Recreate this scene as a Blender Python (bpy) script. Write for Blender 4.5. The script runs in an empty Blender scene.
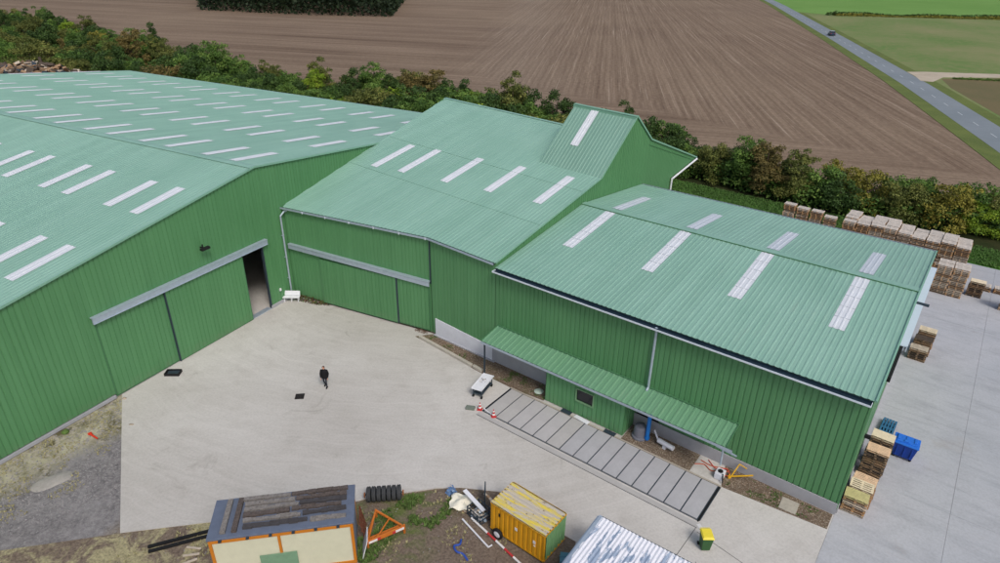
import bpy, bmesh, math, random
import numpy as np
from mathutils import noise as mnoise
from mathutils import Vector, Matrix
from mathutils.geometry import tessellate_polygon
C = bpy.context.scene
col = C.collection
random.seed(7); rng = np.random.default_rng(7)
R = math.radians

# ------------------------------------------------------------------ camera
pi_, ro_, ya_ = R(27.179), R(1.033), R(27.675)
fw = Vector((-math.sin(ya_)*math.cos(pi_), math.cos(ya_)*math.cos(pi_), -math.sin(pi_)))
rt = Vector((math.cos(ya_), math.sin(ya_), 0)); up = rt.cross(fw)
r2 = rt*math.cos(ro_)+up*math.sin(ro_); u2 = up*math.cos(ro_)-rt*math.sin(ro_)
cam = bpy.data.cameras.new("camera"); co = bpy.data.objects.new("camera", cam); col.objects.link(co)
M = Matrix((r2, u2, -fw)).transposed().to_4x4(); M.translation = Vector((39.806, -36.49, 27.803))
co.matrix_world = M
cam.sensor_width = 36; cam.lens = 36*0.646305; cam.clip_end = 6000; cam.clip_start = 0.5
C.camera = co
# ------------------------------------------------------------------ light: overcast day
C.view_settings.view_transform = 'Standard'; C.view_settings.look = 'None'
C.view_settings.exposure = 0.10; C.view_settings.gamma = 1
SUN_EL, SUN_AZ = 50, 128            # azimuth clockwise from +Y
w = bpy.data.worlds.new("World"); C.world = w; w.use_nodes = True
nt = w.node_tree; bg = nt.nodes['Background']
sky = nt.nodes.new('ShaderNodeTexSky'); sky.sky_type = 'NISHITA'; sky.sun_disc = False
sky.sun_elevation = R(SUN_EL); sky.sun_rotation = R(SUN_AZ)
sky.air_density = 1.0; sky.dust_density = 4.0; sky.ozone_density = 1.0
nt.links.new(sky.outputs[0], bg.inputs[0]); bg.inputs[1].default_value = 0.12
sl = bpy.data.lights.new("sun", 'SUN'); so = bpy.data.objects.new("sun", sl); col.objects.link(so)
sl.energy = 1.3; sl.angle = R(16); sl.color = (1.0, 0.975, 0.94)
sd = Vector((math.sin(R(SUN_AZ))*math.cos(R(SUN_EL)), math.cos(R(SUN_AZ))*math.cos(R(SUN_EL)), math.sin(R(SUN_EL))))
so.rotation_euler = (-sd).to_track_quat('-Z', 'Y').to_euler()

# ------------------------------------------------------------------ materials
def srgb(r, g, b):
    f = lambda c: ((c/255+0.055)/1.055)**2.4 if c > 10.3 else c/255/12.92
    return (f(r), f(g), f(b), 1)
class Nodes:
    def __init__(s, name, rough=0.8, spec=0.3, metal=0.0):
        s.m = bpy.data.materials.new(name); s.m.use_nodes = True; s.t = s.m.node_tree
        s.b = s.t.nodes['Principled BSDF']; s.b.inputs['Roughness'].default_value = rough
        s.b.inputs['Specular IOR Level'].default_value = spec; s.b.inputs['Metallic'].default_value = metal
        tc = s.t.nodes.new('ShaderNodeTexCoord'); s.obj = tc.outputs['Object']
        s.pos = s.t.nodes.new('ShaderNodeNewGeometry').outputs['Position']
    def n(s, t, **k):
        x = s.t.nodes.new(t)
        for a, v in k.items(): setattr(x, a, v)
        return x
    def plug(s, inp, v):
        if hasattr(v, 'links') or isinstance(v, bpy.types.NodeSocket): s.t.links.new(v, inp)
        else: inp.default_value = v
    def mapping(s, v, scale=(1, 1, 1), rot=0, loc=(0, 0, 0)):
        x = s.n('ShaderNodeMapping'); s.plug(x.inputs[0], v)
        # rotate first, then scale: two nodes
        x.inputs['Rotation'].default_value = (0, 0, rot); x.inputs['Location'].default_value = loc
        y = s.n('ShaderNodeMapping'); s.plug(y.inputs[0], x.outputs[0]); y.inputs['Scale'].default_value = scale
        return y.outputs[0]
    def noise(s, v, scale=1, detail=4, rough=0.6, dist=0):
        x = s.n('ShaderNodeTexNoise'); s.plug(x.inputs['Vector'], v); x.inputs['Scale'].default_value = scale
        x.inputs['Detail'].default_value = detail; x.inputs['Roughness'].default_value = rough
        x.inputs['Distortion'].default_value = dist
        return x.outputs['Fac']
    def ramp(s, v, a, b):
        x = s.n('ShaderNodeMapRange'); x.clamp = True; s.plug(x.inputs[0], v)
        x.inputs[1].default_value = a; x.inputs[2].default_value = b
        return x.outputs[0]
    def mix(s, f, a, b, mode='MIX'):
        x = s.n('ShaderNodeMix', data_type='RGBA', blend_type=mode)
        s.plug(x.inputs[0], f); s.plug(x.inputs[6], a); s.plug(x.inputs[7], b); return x.outputs[2]
    def math(s, op, a, b=0.0):
        x = s.n('ShaderNodeMath', operation=op); s.plug(x.inputs[0], a); s.plug(x.inputs[1], b); return x.outputs[0]
    def sep(s, v):
        x = s.n('ShaderNodeSeparateXYZ'); s.plug(x.inputs[0], v); return x.outputs
    def color(s, c): s.plug(s.b.inputs['Base Color'], c); return s
    def bump(s, h, strength=0.4, dist=0.03):
        x = s.n('ShaderNodeBump'); s.plug(x.inputs['Height'], h); x.inputs['Strength'].default_value = strength
        x.inputs['Distance'].default_value = dist; s.t.links.new(x.outputs[0], s.b.inputs['Normal']); return s
MATS = {}
def plain(name, rgb, rough=0.7, metal=0, var=0.12, scale=3, spec=0.3, bumpy=0):
    """painted or raw surface with faint blotches of wear"""
    if name in MATS: return MATS[name]
    N = Nodes(name, rough, spec, metal)
    a = N.noise(N.obj, scale, 5, 0.65); b = N.noise(N.obj, scale*9, 3, 0.6)
    f = N.math('ADD', N.math('MULTIPLY', a, 0.7), N.math('MULTIPLY', b, 0.3))
    f = N.ramp(f, 0.3, 0.7)
    c = srgb(*rgb); lo = tuple(x*(1-var) for x in c[:3])+(1,); hi = tuple(min(1, x*(1+var)) for x in c[:3])+(1,)
    N.color(N.mix(f, lo, hi))
    if bumpy: N.bump(b, 0.5, bumpy)
    MATS[name] = N.m; return N.m

def mat_roof(name, c1, c2, rough=0.42):
    N = Nodes(name, rough, 0.5)
    big = N.noise(N.obj, 0.18, 4, 0.55); st = N.noise(N.mapping(N.obj, (2.2, 0.12, 0.12)), 1, 4, 0.6)
    f = N.math('ADD', N.math('MULTIPLY', big, 0.5), N.math('MULTIPLY', st, 0.5))
    c = N.mix(N.ramp(f, 0.35, 0.65), srgb(*c1), srgb(*c2))
    # each metre-wide sheet weathered a little differently, faint run-off stains
    wn = N.n('ShaderNodeTexWhiteNoise', noise_dimensions='1D'); N.plug(wn.inputs['W'], N.math('FLOOR', N.sep(N.obj)[0]))
    c = N.mix(N.math('MULTIPLY', wn.outputs['Value'], 0.16), c, srgb(104, 140, 124))
    run = N.noise(N.mapping(N.obj, (6.0, 0.30, 0.30)), 1, 4, 0.7)
    c = N.mix(N.math('MULTIPLY', N.ramp(run, 0.58, 0.78), 0.22), c, srgb(150, 156, 142))
    c = N.mix(N.math('MULTIPLY', N.ramp(N.noise(N.obj, 0.9, 5, 0.7), 0.60, 0.80), 0.15), c, srgb(96, 124, 108))
    N.color(c)
    MATS[name] = N.m; return N.m
def mat_wall(name, c1, c2):
    N = Nodes(name, 0.5, 0.4)
    st = N.noise(N.mapping(N.obj, (3.0, 3.0, 0.10)), 1, 4, 0.6); big = N.noise(N.obj, 0.15, 3, 0.5)
    z = N.sep(N.obj)[2]
    f = N.math('ADD', N.math('MULTIPLY', st, 0.55), N.math('MULTIPLY', big, 0.45))
    c = N.mix(N.ramp(f, 0.35, 0.66), srgb(*c1), srgb(*c2))
    xy = N.sep(N.obj); wn = N.n('ShaderNodeTexWhiteNoise', noise_dimensions='1D')
    N.plug(wn.inputs['W'], N.math('FLOOR', N.math('ADD', N.math('ADD', xy[0], xy[1]), 0.02)))
    c = N.mix(N.math('MULTIPLY', wn.outputs['Value'], 0.08), c, srgb(60, 104, 70))
    run = N.noise(N.mapping(N.obj, (5, 5, 0.18)), 1, 5, 0.75)
    c = N.mix(N.math('MULTIPLY', N.ramp(run, 0.56, 0.76), 0.08), c, srgb(128, 152, 126))
    # splashed dust along the foot of the sheets (dirt that stays put)
    foot = N.math('MULTIPLY', N.ramp(z, 0.9, 0.0), N.ramp(N.noise(N.obj, 2.5, 4), 0.4, 0.75))
    c = N.mix(N.math('MULTIPLY', foot, 0.45), c, srgb(120, 118, 105))
    N.color(c); MATS[name] = N.m; return N.m
ROOF = mat_roof('roof_paint', (127, 168, 150), (142, 181, 164))
ROOFT = mat_roof('tower_roof_paint', (116, 154, 138), (127, 165, 149))
WALL = mat_wall('wall_paint', (78, 129, 84), (90, 142, 96))
WALLF = MATS['wall_paint']
CANOPY = mat_roof('canopy_paint', (100, 146, 112), (112, 158, 124), 0.5)
TRIM = plain('trim_paint', (124, 168, 146), 0.5, var=0.06)
TRIMD = plain('green_edge_trim', (74, 120, 84), 0.5, var=0.06)
SKYL = plain('skylight_sheet', (208, 213, 218), 0.45, var=0.10, scale=1.2)
STEEL = plain('galvanised_steel', (176, 190, 202), 0.45, 0.4, 0.12, 4)
STEELD = plain('dark_steel', (60, 72, 82), 0.5, 0.3, 0.15, 4)
GUTTER_IN = plain('gutter_dark_inside', (38, 54, 66), 0.35, 0.2, 0.2, 2)  # channel floor and back, coloured darker than the lip
PALE = plain('white_gutter', (205, 214, 222), 0.5, var=0.06)
PLINTH = plain('plinth_concrete', (162, 163, 168), 0.85, var=0.12, scale=1.2)
PLINTHW = plain('white_panel', (212, 214, 222), 0.7, var=0.08, scale=1.5)
BLACK = plain('black_rubber', (28, 28, 30), 0.7)
DARK = plain('doorway_shade', (26, 28, 32), 0.9)
GLASS = plain('dark_window_glass', (24, 28, 34), 0.12, spec=0.6)
WHITE = plain('white_paint', (222, 224, 228), 0.55, var=0.08)

# ------------------------------------------------------------------ mesh helpers
class MB:
    def __init__(s): s.v = []; s.f = []; s.mi = []
    def add(s, vs, fs, mi=0):
        o = len(s.v); s.v += [tuple(v) for v in vs]; s.f += [tuple(i+o for i in f) for f in fs]; s.mi += [mi]*len(fs); return s
    def box(s, c, d, rz=0, mi=0, mat=None):
        x, y, z = (q/2 for q in d); vs = []
        for k in (-z, z):
            for a, b in ((-x, -y), (x, -y), (x, y), (-x, y)):
                vs.append(Vector((a, b, k)))
        if mat is not None: vs = [mat @ v for v in vs]
        else: vs = [Matrix.Rotation(rz, 3, 'Z') @ v for v in vs]
        vs = [v+Vector(c) for v in vs]
        return s.add(vs, [(3, 2, 1, 0), (4, 5, 6, 7), (0, 1, 5, 4), (1, 2, 6, 5), (2, 3, 7, 6), (3, 0, 4, 7)], mi)
    def bar(s, p, q, wd, ht=None, mi=0):
        """square bar between two points"""
        p = Vector(p); q = Vector(q); d = q-p; L = d.length
        m = d.to_track_quat('X', 'Z').to_matrix()
        return s.box((p+q)/2, (L, wd, ht or wd), mi=mi, mat=m)
    def tube(s, p, q, r0, r1=None, n=10, mi=0):
        p = Vector(p); q = Vector(q); r1 = r0 if r1 is None else r1
        m = (q-p).to_track_quat('Z', 'X').to_matrix(); vs = []
        for c, r in ((p, r0), (q, r1)):
            for i in range(n):
                a = 2*math.pi*i/n; vs.append(c+m @ Vector((r*math.cos(a), r*math.sin(a), 0)))
        fs = [(i, (i+1) % n, n+(i+1) % n, n+i) for i in range(n)]+[tuple(range(n-1, -1, -1)), tuple(range(n, 2*n))]
        return s.add(vs, fs, mi)
    def lathe(s, prof, n=16, M_=None, mi=0):
        vs = []; M_ = M_ or Matrix.Identity(4)
        for r, z in prof:
            for i in range(n):
                a = 2*math.pi*i/n; vs.append(M_ @ Vector((r*math.cos(a), r*math.sin(a), z)))
        fs = []
        for k in range(len(prof)-1):
            for i in range(n): fs.append((k*n+i, k*n+(i+1) % n, (k+1)*n+(i+1) % n, (k+1)*n+i))
        fs += [tuple(range(n-1, -1, -1)), tuple((len(prof)-1)*n+i for i in range(n))]
        return s.add(vs, fs, mi)
    def prism(s, poly, z0, z1, mi=0):
        """poly = list of (x,y), extruded from z0 to z1"""
        A = sum(poly[i][0]*poly[(i+1) % len(poly)][1]-poly[(i+1) % len(poly)][0]*poly[i][1] for i in range(len(poly)))
        if A < 0: poly = poly[::-1]
        n = len(poly); vs = [(x, y, z0) for x, y in poly]+[(x, y, z1) for x, y in poly]
        tris = tessellate_polygon([[Vector((x, y, 0)) for x, y in poly]])
        fs = []
        for t in tris:
            a, b, c = (Vector(poly[i]+(0,)) for i in t)
            if (b-a).cross(c-a).z < 0: t = (t[0], t[2], t[1])
            fs.append(tuple(i+n for i in t)); fs.append((t[2], t[1], t[0]))
        fs += [(i, (i+1) % n, n+(i+1) % n, n+i) for i in range(n)]
        return s.add(vs, fs, mi)
    def mesh(s, name, mats):
        me = bpy.data.meshes.new(name); me.from_pydata(s.v, [], s.f)
        for m in (mats if isinstance(mats, (list, tuple)) else [mats]): me.materials.append(m)
        if any(s.mi): me.polygons.foreach_set('material_index', s.mi)
        me.update(); return me
    def build(s, name, mats, parent=None, label=None, bevel=0, smooth=False, loc=None, rz=0):
        me = s.mesh(name, mats)
        if smooth: me.shade_smooth()
        o = bpy.data.objects.new(name, me); col.objects.link(o)
        if parent: o.parent = parent
        if loc is not None: o.location = loc
        o.rotation_euler.z = rz
        if label: o['label'] = label
        if bevel:
            b = o.modifiers.new('bevel', 'BEVEL'); b.width = bevel; b.segments = 2; b.limit_method = 'ANGLE'
        return o
def thing(name, label, cat, loc=(0, 0, 0), rz=0, group=None):
    o = bpy.data.objects.new(name, None); col.objects.link(o); o.location = loc; o.rotation_euler = (0, 0, rz)
    o.empty_display_size = 0.3
    o['label'] = label; o['category'] = cat
    if group: o['group'] = group
    return o
def tag(o, label, cat, group=None, kind=None):
    o['label'] = label; o['category'] = cat
    if group: o['group'] = group
    if kind: o['kind'] = kind
    return o
def struct(o, label=None):
    o['kind'] = 'structure'
    if label: o['label'] = label
    return o
def inst(me, name, loc, parent=None, rz=0, sc=None):
    o = bpy.data.objects.new(name, me); col.objects.link(o); o.location = loc; o.rotation_euler.z = rz
    if sc: o.scale = sc
    if parent: o.parent = parent
    return o
def interp(pts):
    xs = [p[0] for p in pts]; ys = [p[1] for p in pts]
    return lambda x: float(np.interp(x, xs, ys))
PITCH = 1/3
RH_ = 0.025          # height of the roof ribs
ROOFP = [(0, 0), (0.56, 0), (0.66, 1), (0.90, 1), (1.0, 0)]
WALLP = [(0, 0), (0.06, -1), (0.20, -1), (0.26, 0), (1.0, 0)]
def sheet(mb, O, U, V, N, ua, ub, lo, hi, prof=WALLP, h=0.040, pitch=PITCH, mi=0, off=0.0, flip=False):
    """profiled metal sheet: runs along U from ua to ub, covers V from lo(u) to hi(u)"""
    O, U, V, N = map(Vector, (O, U, V, N))
    lo_ = lo if callable(lo) else (lambda u: lo); hi_ = hi if callable(hi) else (lambda u: hi)
    us = []; k = math.floor(ua/pitch)
    while k*pitch < ub:
        for a, hh in prof[:-1]:
            u = (k+a)*pitch
            if ua+1e-6 < u < ub-1e-6: us.append((u, hh*h))
        k += 1
    us = [(ua, us[0][1] if us else 0)]+us+[(ub, us[-1][1] if us else 0)]
    vs = []; fs = []
    for u, n in us:
        a, b = lo_(u), hi_(u); b = max(a, b)
        vs += [O+U*u+V*a+N*(n+off), O+U*u+V*b+N*(n+off)]
    up_ = U.cross(V).dot(N) > 0
    for i in range(len(us)-1):
        a, b = us[i][0], us[i+1][0]
        if hi_(a)-lo_(a) <= 1e-5 and hi_(b)-lo_(b) <= 1e-5: continue
        q = (2*i, 2*i+2, 2*i+3, 2*i+1)
        fs.append(q if up_ else q[::-1])
    mb.add(vs, fs, mi); return mb

# frame of the two right-hand halls: origin at the kink in the front wall
PH = R(-9.35); KX, KY = 14.246, 0.634
def W2(x, y, z=0):
    return (KX+math.cos(PH)*x-math.sin(PH)*y, KY+math.sin(PH)*x+math.cos(PH)*y, z)

# ================================================================== GROUND
FUR = math.atan2(0.3774, 1.0727)          # furrows lean this far left of +Y
def mat_field():
    # long fine furrows, pale stubble lines, broad drier bands
    N = Nodes('ploughed_soil', 0.95, 0.1); P = N.pos
    ca = N.mapping(P, (0.16, 0.006, 1), -FUR); cb = N.mapping(P, (2.3, 0.016, 1), -FUR)
    cc = N.mapping(P, (0.006, 0.14, 1), R(-14)); cd = N.mapping(P, (0.015, 0.7, 1), R(-14))
    a = N.noise(ca, 1, 3, 0.6); b = N.noise(cb, 1, 4, 0.65); c = N.noise(cc, 1, 3, 0.6); c2 = N.noise(cd, 1, 4, 0.65)
    fur = N.math('ADD', N.math('MULTIPLY', a, 0.15), N.math('ADD', N.math('MULTIPLY', b, 0.50), N.math('MULTIPLY', N.noise(N.mapping(P, (3.2, 0.35, 1), -FUR), 1, 4, 0.8), 0.35)))
    hed = N.math('ADD', N.math('MULTIPLY', c, 0.45), N.math('MULTIPLY', c2, 0.55))
    x, y, z = N.sep(P)
    wob = N.math('MULTIPLY', N.noise(P, 0.02, 3), 14)
    left = N.math('ADD', N.math('ADD', x, N.math('MULTIPLY', y, 0.45)), wob)
    m = N.ramp(left, 16, 2)
    hd = N.math('ADD', N.math('MULTIPLY', x, 0.31), N.math('ADD', y, N.math('MULTIPLY', wob, 0.15)))
    m = N.math('MAXIMUM', m, N.ramp(hd, 98, 93))
    xr = N.sep(N.mapping(P, (1, 1, 1), -FUR))[0]
    wv = N.math('SINE', N.math('ADD', N.math('MULTIPLY', xr, 2*math.pi/1.55), N.math('MULTIPLY', N.noise(P, 0.08, 3), 9.0)))
    wv2 = N.math('SINE', N.math('ADD', N.math('MULTIPLY', xr, 2*math.pi/4.6), N.math('MULTIPLY', N.noise(P, 0.03, 2), 4.0)))
    fur = N.math('ADD', fur, N.math('ADD', N.math('MULTIPLY', wv, 0.045), N.math('MULTIPLY', wv2, 0.030)))
    st = N.mix(m, fur, hed)
    big = N.noise(P, 0.010, 5, 0.6, 0.3)
    c0 = N.mix(N.ramp(st, 0.38, 0.62), srgb(110, 92, 77), srgb(150, 131, 112))
    c0 = N.mix(N.math('MULTIPLY', N.ramp(b, 0.60, 0.68), N.math('SUBTRACT', 1.0, m)), c0, srgb(172, 156, 138))
    c0 = N.mix(N.ramp(big, 0.42, 0.68), c0, N.mix(0.4, c0, srgb(160, 142, 120)))
    c0 = N.mix(N.math('MULTIPLY', N.ramp(N.noise(P, 0.018, 4), 0.52, 0.72), 0.25), c0, srgb(96, 78, 70))
    # drier, paler swathe along the turn between the two ploughing directions
    c0 = N.mix(N.math('MULTIPLY', N.math('MULTIPLY', N.ramp(left, 2, 20), N.ramp(left, 44, 22)), 0.22), c0, srgb(166, 152, 136))
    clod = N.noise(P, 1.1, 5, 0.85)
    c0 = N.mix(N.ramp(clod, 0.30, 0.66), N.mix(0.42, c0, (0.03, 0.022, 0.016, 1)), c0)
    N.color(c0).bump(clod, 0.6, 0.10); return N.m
def mat_grass(name, c1, c2, c3, s=0.05):
    N = Nodes(name, 0.95, 0.1); P = N.pos
    a = N.noise(P, s, 5, 0.65, 0.4); b = N.noise(P, s*30, 4, 0.7)
    c = N.mix(N.ramp(a, 0.38, 0.62), srgb(*c1), srgb(*c2)); c = N.mix(N.math('MULTIPLY', N.ramp(b, 0.45, 0.75), 0.6), c, srgb(*c3))
    N.color(c).bump(b, 0.6, 0.08); return N.m
def mat_concrete(name, c1, c2, c3, arcs=True):
    N = Nodes(name, 0.9, 0.2); P = N.pos
    big = N.noise(P, 0.07, 5, 0.6, 0.5); mid = N.noise(P, 0.6, 6, 0.68); fine = N.noise(P, 7, 4, 0.75)
    c = N.mix(N.ramp(big, 0.36, 0.64), srgb(*c1), srgb(*c2))
    c = N.mix(N.math('MULTIPLY', N.ramp(mid, 0.48, 0.74), 0.5), c, srgb(*c3))
    c = N.mix(N.math('MULTIPLY', N.ramp(fine, 0.42, 0.70), 0.22), c, srgb(110, 106, 102))
    if arcs:      # tyre marks left by turning lorries
        for (cx, cy, sc, k) in ((6, 14, 1.5, 0.30), (26, -34, 1.1, 0.14)):
            v = N.n('ShaderNodeVectorMath', operation='SUBTRACT'); N.plug(v.inputs[0], P); v.inputs[1].default_value = (cx, cy, 0)
            ln = N.n('ShaderNodeVectorMath', operation='LENGTH'); N.plug(ln.inputs[0], v.outputs[0])
            r = N.math('ADD', ln.outputs['Value'], N.math('MULTIPLY', N.noise(P, 0.12, 2), 3.0))
            cmb = N.n('ShaderNodeCombineXYZ'); N.plug(cmb.inputs[0], N.math('MULTIPLY', r, sc)); N.plug(cmb.inputs[1], N.math('MULTIPLY', N.sep(P)[0], 0.05))
            s_ = N.noise(cmb.outputs[0], 1.6, 4, 0.75)
            c = N.mix(N.math('MULTIPLY', N.ramp(s_, 0.52, 0.70), k), c, srgb(212, 208, 204))
            c = N.mix(N.math('MULTIPLY', N.ramp(s_, 0.46, 0.34), k*.3), c, srgb(118, 112, 106))
        # oily and muddy patches
        oil = N.math('MULTIPLY', N.ramp(N.noise(P, 0.33, 5, 0.7, 1.0), 0.62, 0.78), 0.45)
        c = N.mix(oil, c, srgb(112, 104, 94))
    else:
        st = N.noise(N.mapping(P, (0.25, 1.4, 1), R(12)), 1, 5, 0.7, 0.4)
        c = N.mix(N.math('MULTIPLY', N.ramp(st, 0.5, 0.72), 0.35), c, srgb(128, 132, 138))
        c = N.mix(N.math('MULTIPLY', N.ramp(N.noise(P, 0.25, 4, 0.7), 0.6, 0.8), 0.4), c, srgb(148, 136, 122))
    N.color(c).bump(fine, 0.25, 0.01); return N.m
def mat_dirt():
    N = Nodes('gravel_and_dirt', 0.95, 0.1); P = N.pos
    x, y, z = N.sep(P)
    nb = N.noise(P, 0.35, 5, 0.7, 0.6); fine = N.noise(P, 6, 5, 0.8); gr = N.noise(P, 2.2, 4, 0.75)
    grey = N.mix(N.ramp(N.math('ADD', N.math('MULTIPLY', fine, .6), N.math('MULTIPLY', gr, .4)), 0.38, 0.62), srgb(98, 95, 97), srgb(146, 143, 142))
    grey = N.mix(N.math('MULTIPLY', N.ramp(nb, .5, .7), .5), grey, srgb(150, 148, 148))
    moss = N.mix(N.ramp(nb, 0.38, 0.58), srgb(98, 94, 70), srgb(184, 180, 154))
    moss = N.mix(N.ramp(gr, 0.48, 0.60), moss, srgb(170, 163, 148)); moss = N.mix(N.math('MULTIPLY', N.ramp(fine, .5, .3), .4), moss, srgb(84, 78, 58))
    # distance from the warehouse wall line x=0; mossy strip 0..4.5 m
    d = N.math('ADD', x, N.math('MULTIPLY', nb, 5.0))
    d = N.math('ADD', d, N.math('MULTIPLY', N.math('ADD', y, 20), -0.12))
    c = N.mix(N.ramp(d, 5.0, 6.8), moss, grey)
    br = N.mix(N.ramp(fine, 0.35, 0.7), srgb(104, 92, 78), srgb(150, 138, 120))
    d2 = N.math('ADD', N.math('SUBTRACT', x, N.math('MULTIPLY', nb, 3.0)), 0)
    c = N.mix(N.ramp(d2, 8.2, 9.6), c, br)
    N.color(c).bump(N.math('ADD', fine, gr), 0.7, 0.05); return N.m
def mat_waste():
    N = Nodes('waste_ground', 0.95, 0.1); P = N.pos
    nb = N.noise(P, 0.5, 5, 0.7, 0.8); fine = N.noise(P, 7, 5, 0.8)
    soil = N.mix(N.ramp(fine, 0.35, 0.7), srgb(92, 80, 70), srgb(142, 128, 114))
    gr = N.mix(N.ramp(fine, 0.3, 0.7), srgb(74, 88, 46), srgb(112, 120, 74))
    x = N.sep(P)[0]
    f = N.math('MULTIPLY', N.math('MULTIPLY', N.ramp(nb, 0.46, 0.62), N.ramp(x, 26.6, 24.6)), N.ramp(x, 19.5, 21.5))
    pale = N.mix(N.ramp(fine, .35, .65), srgb(128, 122, 96), srgb(184, 176, 138)); soil = N.mix(N.math('MULTIPLY', N.ramp(nb, .46, .56), N.ramp(x, 19.5, 16.5)), soil, pale)
    N.color(N.mix(f, soil, gr)).bump(fine, 0.8, 0.06); return N.m
def mat_gravel():
    N = Nodes('gravel_strip', 0.95, 0.1); P = N.pos
    fine = N.noise(P, 9, 5, 0.8); nb = N.noise(P, 0.8, 4, 0.7)
    c = N.mix(N.ramp(fine, 0.35, 0.66), srgb(84, 72, 60), srgb(136, 118, 102))
    c = N.mix(N.math('MULTIPLY', N.ramp(nb, 0.52, 0.66), 0.7), c, srgb(92, 94, 56))
    N.color(c).bump(fine, 0.9, 0.05); return N.m
SOIL = mat_field()
MEADOW = mat_grass('meadow', (98, 124, 68), (130, 132, 92), (142, 130, 100), 0.014)
LUSH = mat_grass('bright_green_crop', (102, 140, 70), (112, 148, 78), (98, 134, 66), 0.02)
VERGE = mat_grass('verge_grass', (88, 104, 56), (102, 116, 62), (124, 118, 82), 0.12)
LAWN = mat_grass('mown_grass', (58, 100, 34), (74, 116, 42), (50, 84, 30), 0.3)
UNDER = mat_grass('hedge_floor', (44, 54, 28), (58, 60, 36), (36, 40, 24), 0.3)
BROWNF = mat_grass('stubble_field', (118, 104, 78), (106, 100, 72), (92, 96, 60), 0.05)
YARD = mat_concrete('yard_concrete', (184, 180, 174), (201, 198, 193), (172, 167, 160))
YARDR = mat_concrete('right_yard_concrete', (168, 172, 178), (182, 184, 188), (152, 154, 158), False)
ASPH = mat_concrete('road_asphalt', (122, 132, 138), (132, 141, 147), (114, 122, 128), False)
TRACKM = mat_grass('dirt_track', (176, 164, 146), (190, 178, 160), (150, 138, 118), 0.2)
DIRT = mat_dirt(); WASTE = mat_waste(); GRAVEL = mat_gravel()

def flat(name, poly, z, mat, thick=None, fr2=False, parent=None):
    if fr2: poly = [W2(x, y)[:2] for x, y in poly]
    m = MB().prism([tuple(p) for p in poly], z-(thick or 0.02), z, 0)
    return m.build(name, mat, parent)
S = 2600
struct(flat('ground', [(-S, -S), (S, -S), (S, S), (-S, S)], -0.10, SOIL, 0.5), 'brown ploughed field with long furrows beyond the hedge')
# yard level ground round the halls
struct(flat('yard_subsoil', [(-85, -70), (150, -70), (150, 20), (70, 46), (-85, 46)], -0.06, DIRT, 0.03), 'grey gravel and mossy dirt beside the left warehouse')
yard = [(0.02, -16.66), (10.96, -24.29), (14.58, -21.44), (20.15, -16.9), (21, -15.75), (22.26, -14.8), (23.85, -13.45), (25.05, -12.75),
        (27.3, -11.9), (29.0, -12.7), (32.35, -13.1), (32.6, -13.9), (34.2, -22), (36, -45), tuple(W2(30.49, -60)[:2]), tuple(W2(30.49, 0)[:2]),
        (14.246, 0.634), (0.02, 0.0)]
struct(flat('concrete_yard', yard, 0.0, YARD, 0.12), 'pale worn concrete yard between the green halls')
struct(flat('rear_concrete_apron', [(-30, 30), (30.49, 22), (30.49, 44.5), (-30, 44.5)], -0.004, YARDR, 0.05, True))
struct(flat('waste_ground', [(10.9, -24.35), (14.5, -21.4), (20.1, -16.8), (25.05, -12.6), (27.4, -11.8), (33.2, -13.2), (36, -45), (0, -45), (6, -28.5)], -0.03, WASTE, 0.04),
       'bare soil with grass and rubbish along the yard edge')
# right yard: cast slabs with open joints
ry = bpy.data.objects.new('slab_yard', None); col.objects.link(ry); struct(ry, 'grey concrete yard of large slabs beside the right hall')
xs = [30.495, 35.65, 43.9, 52.2, 60.5, 68.8]; ys = [-45, -36.7, -28.4, -20.1, -12.5, -4.2, 4.08, 12.9, 20.8, 29.1, 37.3, 44.5]
for i in range(len(xs)-1):
    for j in range(len(ys)-1):
        dz = random.uniform(-0.006, 0.0)
        a, b, c_, d = xs[i]+0.006, ys[j]+0.006, xs[i+1]-0.006, ys[j+1]-0.006
        flat('concrete_slab', [(a, b), (c_, b), (c_, d), (a, d)], dz, YARDR, 0.15, True, ry)
# hedge floor and lawn
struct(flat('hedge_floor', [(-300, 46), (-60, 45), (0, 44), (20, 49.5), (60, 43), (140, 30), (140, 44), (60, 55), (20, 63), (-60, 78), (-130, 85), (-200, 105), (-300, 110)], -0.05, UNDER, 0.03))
struct(flat('grass_strip', [(-16, 44.5), (70, 44.5), (70, 49.0), (30, 49), (10, 49.5), (-16, 52)], -0.015, LAWN, 0.05, True), 'mown green grass strip between the yard and the hedge')
struct(flat('concrete_kerb', [(-16, 44.3), (30.4, 44.3), (30.4, 44.62), (-16, 44.62)], 0.06, PLINTH, 0.12, True))
# road with verges
rl = [(-60, 600), (-15.03, 426.7), (29.08, 245.5), (49.81, 156.65), (60.72, 103.4), (76, 26), (100, -110)]
rr = [(-54, 600), (-8.5, 428), (35.3, 247), (56.2, 158), (67.3, 105), (82.5, 27), (106.5, -110)]
struct(flat('road', rl+rr[::-1], -0.02, ASPH, 0.05), 'grey country road crossing the fields')
struct(flat('road_verge', [(x-3.4, y) for x, y in rl]+[(x, y) for x, y in rl[::-1]], -0.04, VERGE, 0.05))
struct(flat('road_verge', rr+[(x+3.0, y) for x, y in rr[::-1]], -0.04, VERGE, 0.05))
struct(flat('meadow', [(x+3.0, y) for x, y in rr]+[(1500, -400), (1500, 1500), (300, 1500)], -0.06, MEADOW, 0.05), 'dull green meadow beyond the road')
struct(flat('bright_crop_field', [(-4, 384), (21, 372), (98, 404), (420, 540), (1500, 1000), (1500, 2200), (-400, 2200), (-80, 700), (-47, 590)], -0.035, LUSH, 0.03), 'bright green crop field at the far right')
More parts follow.
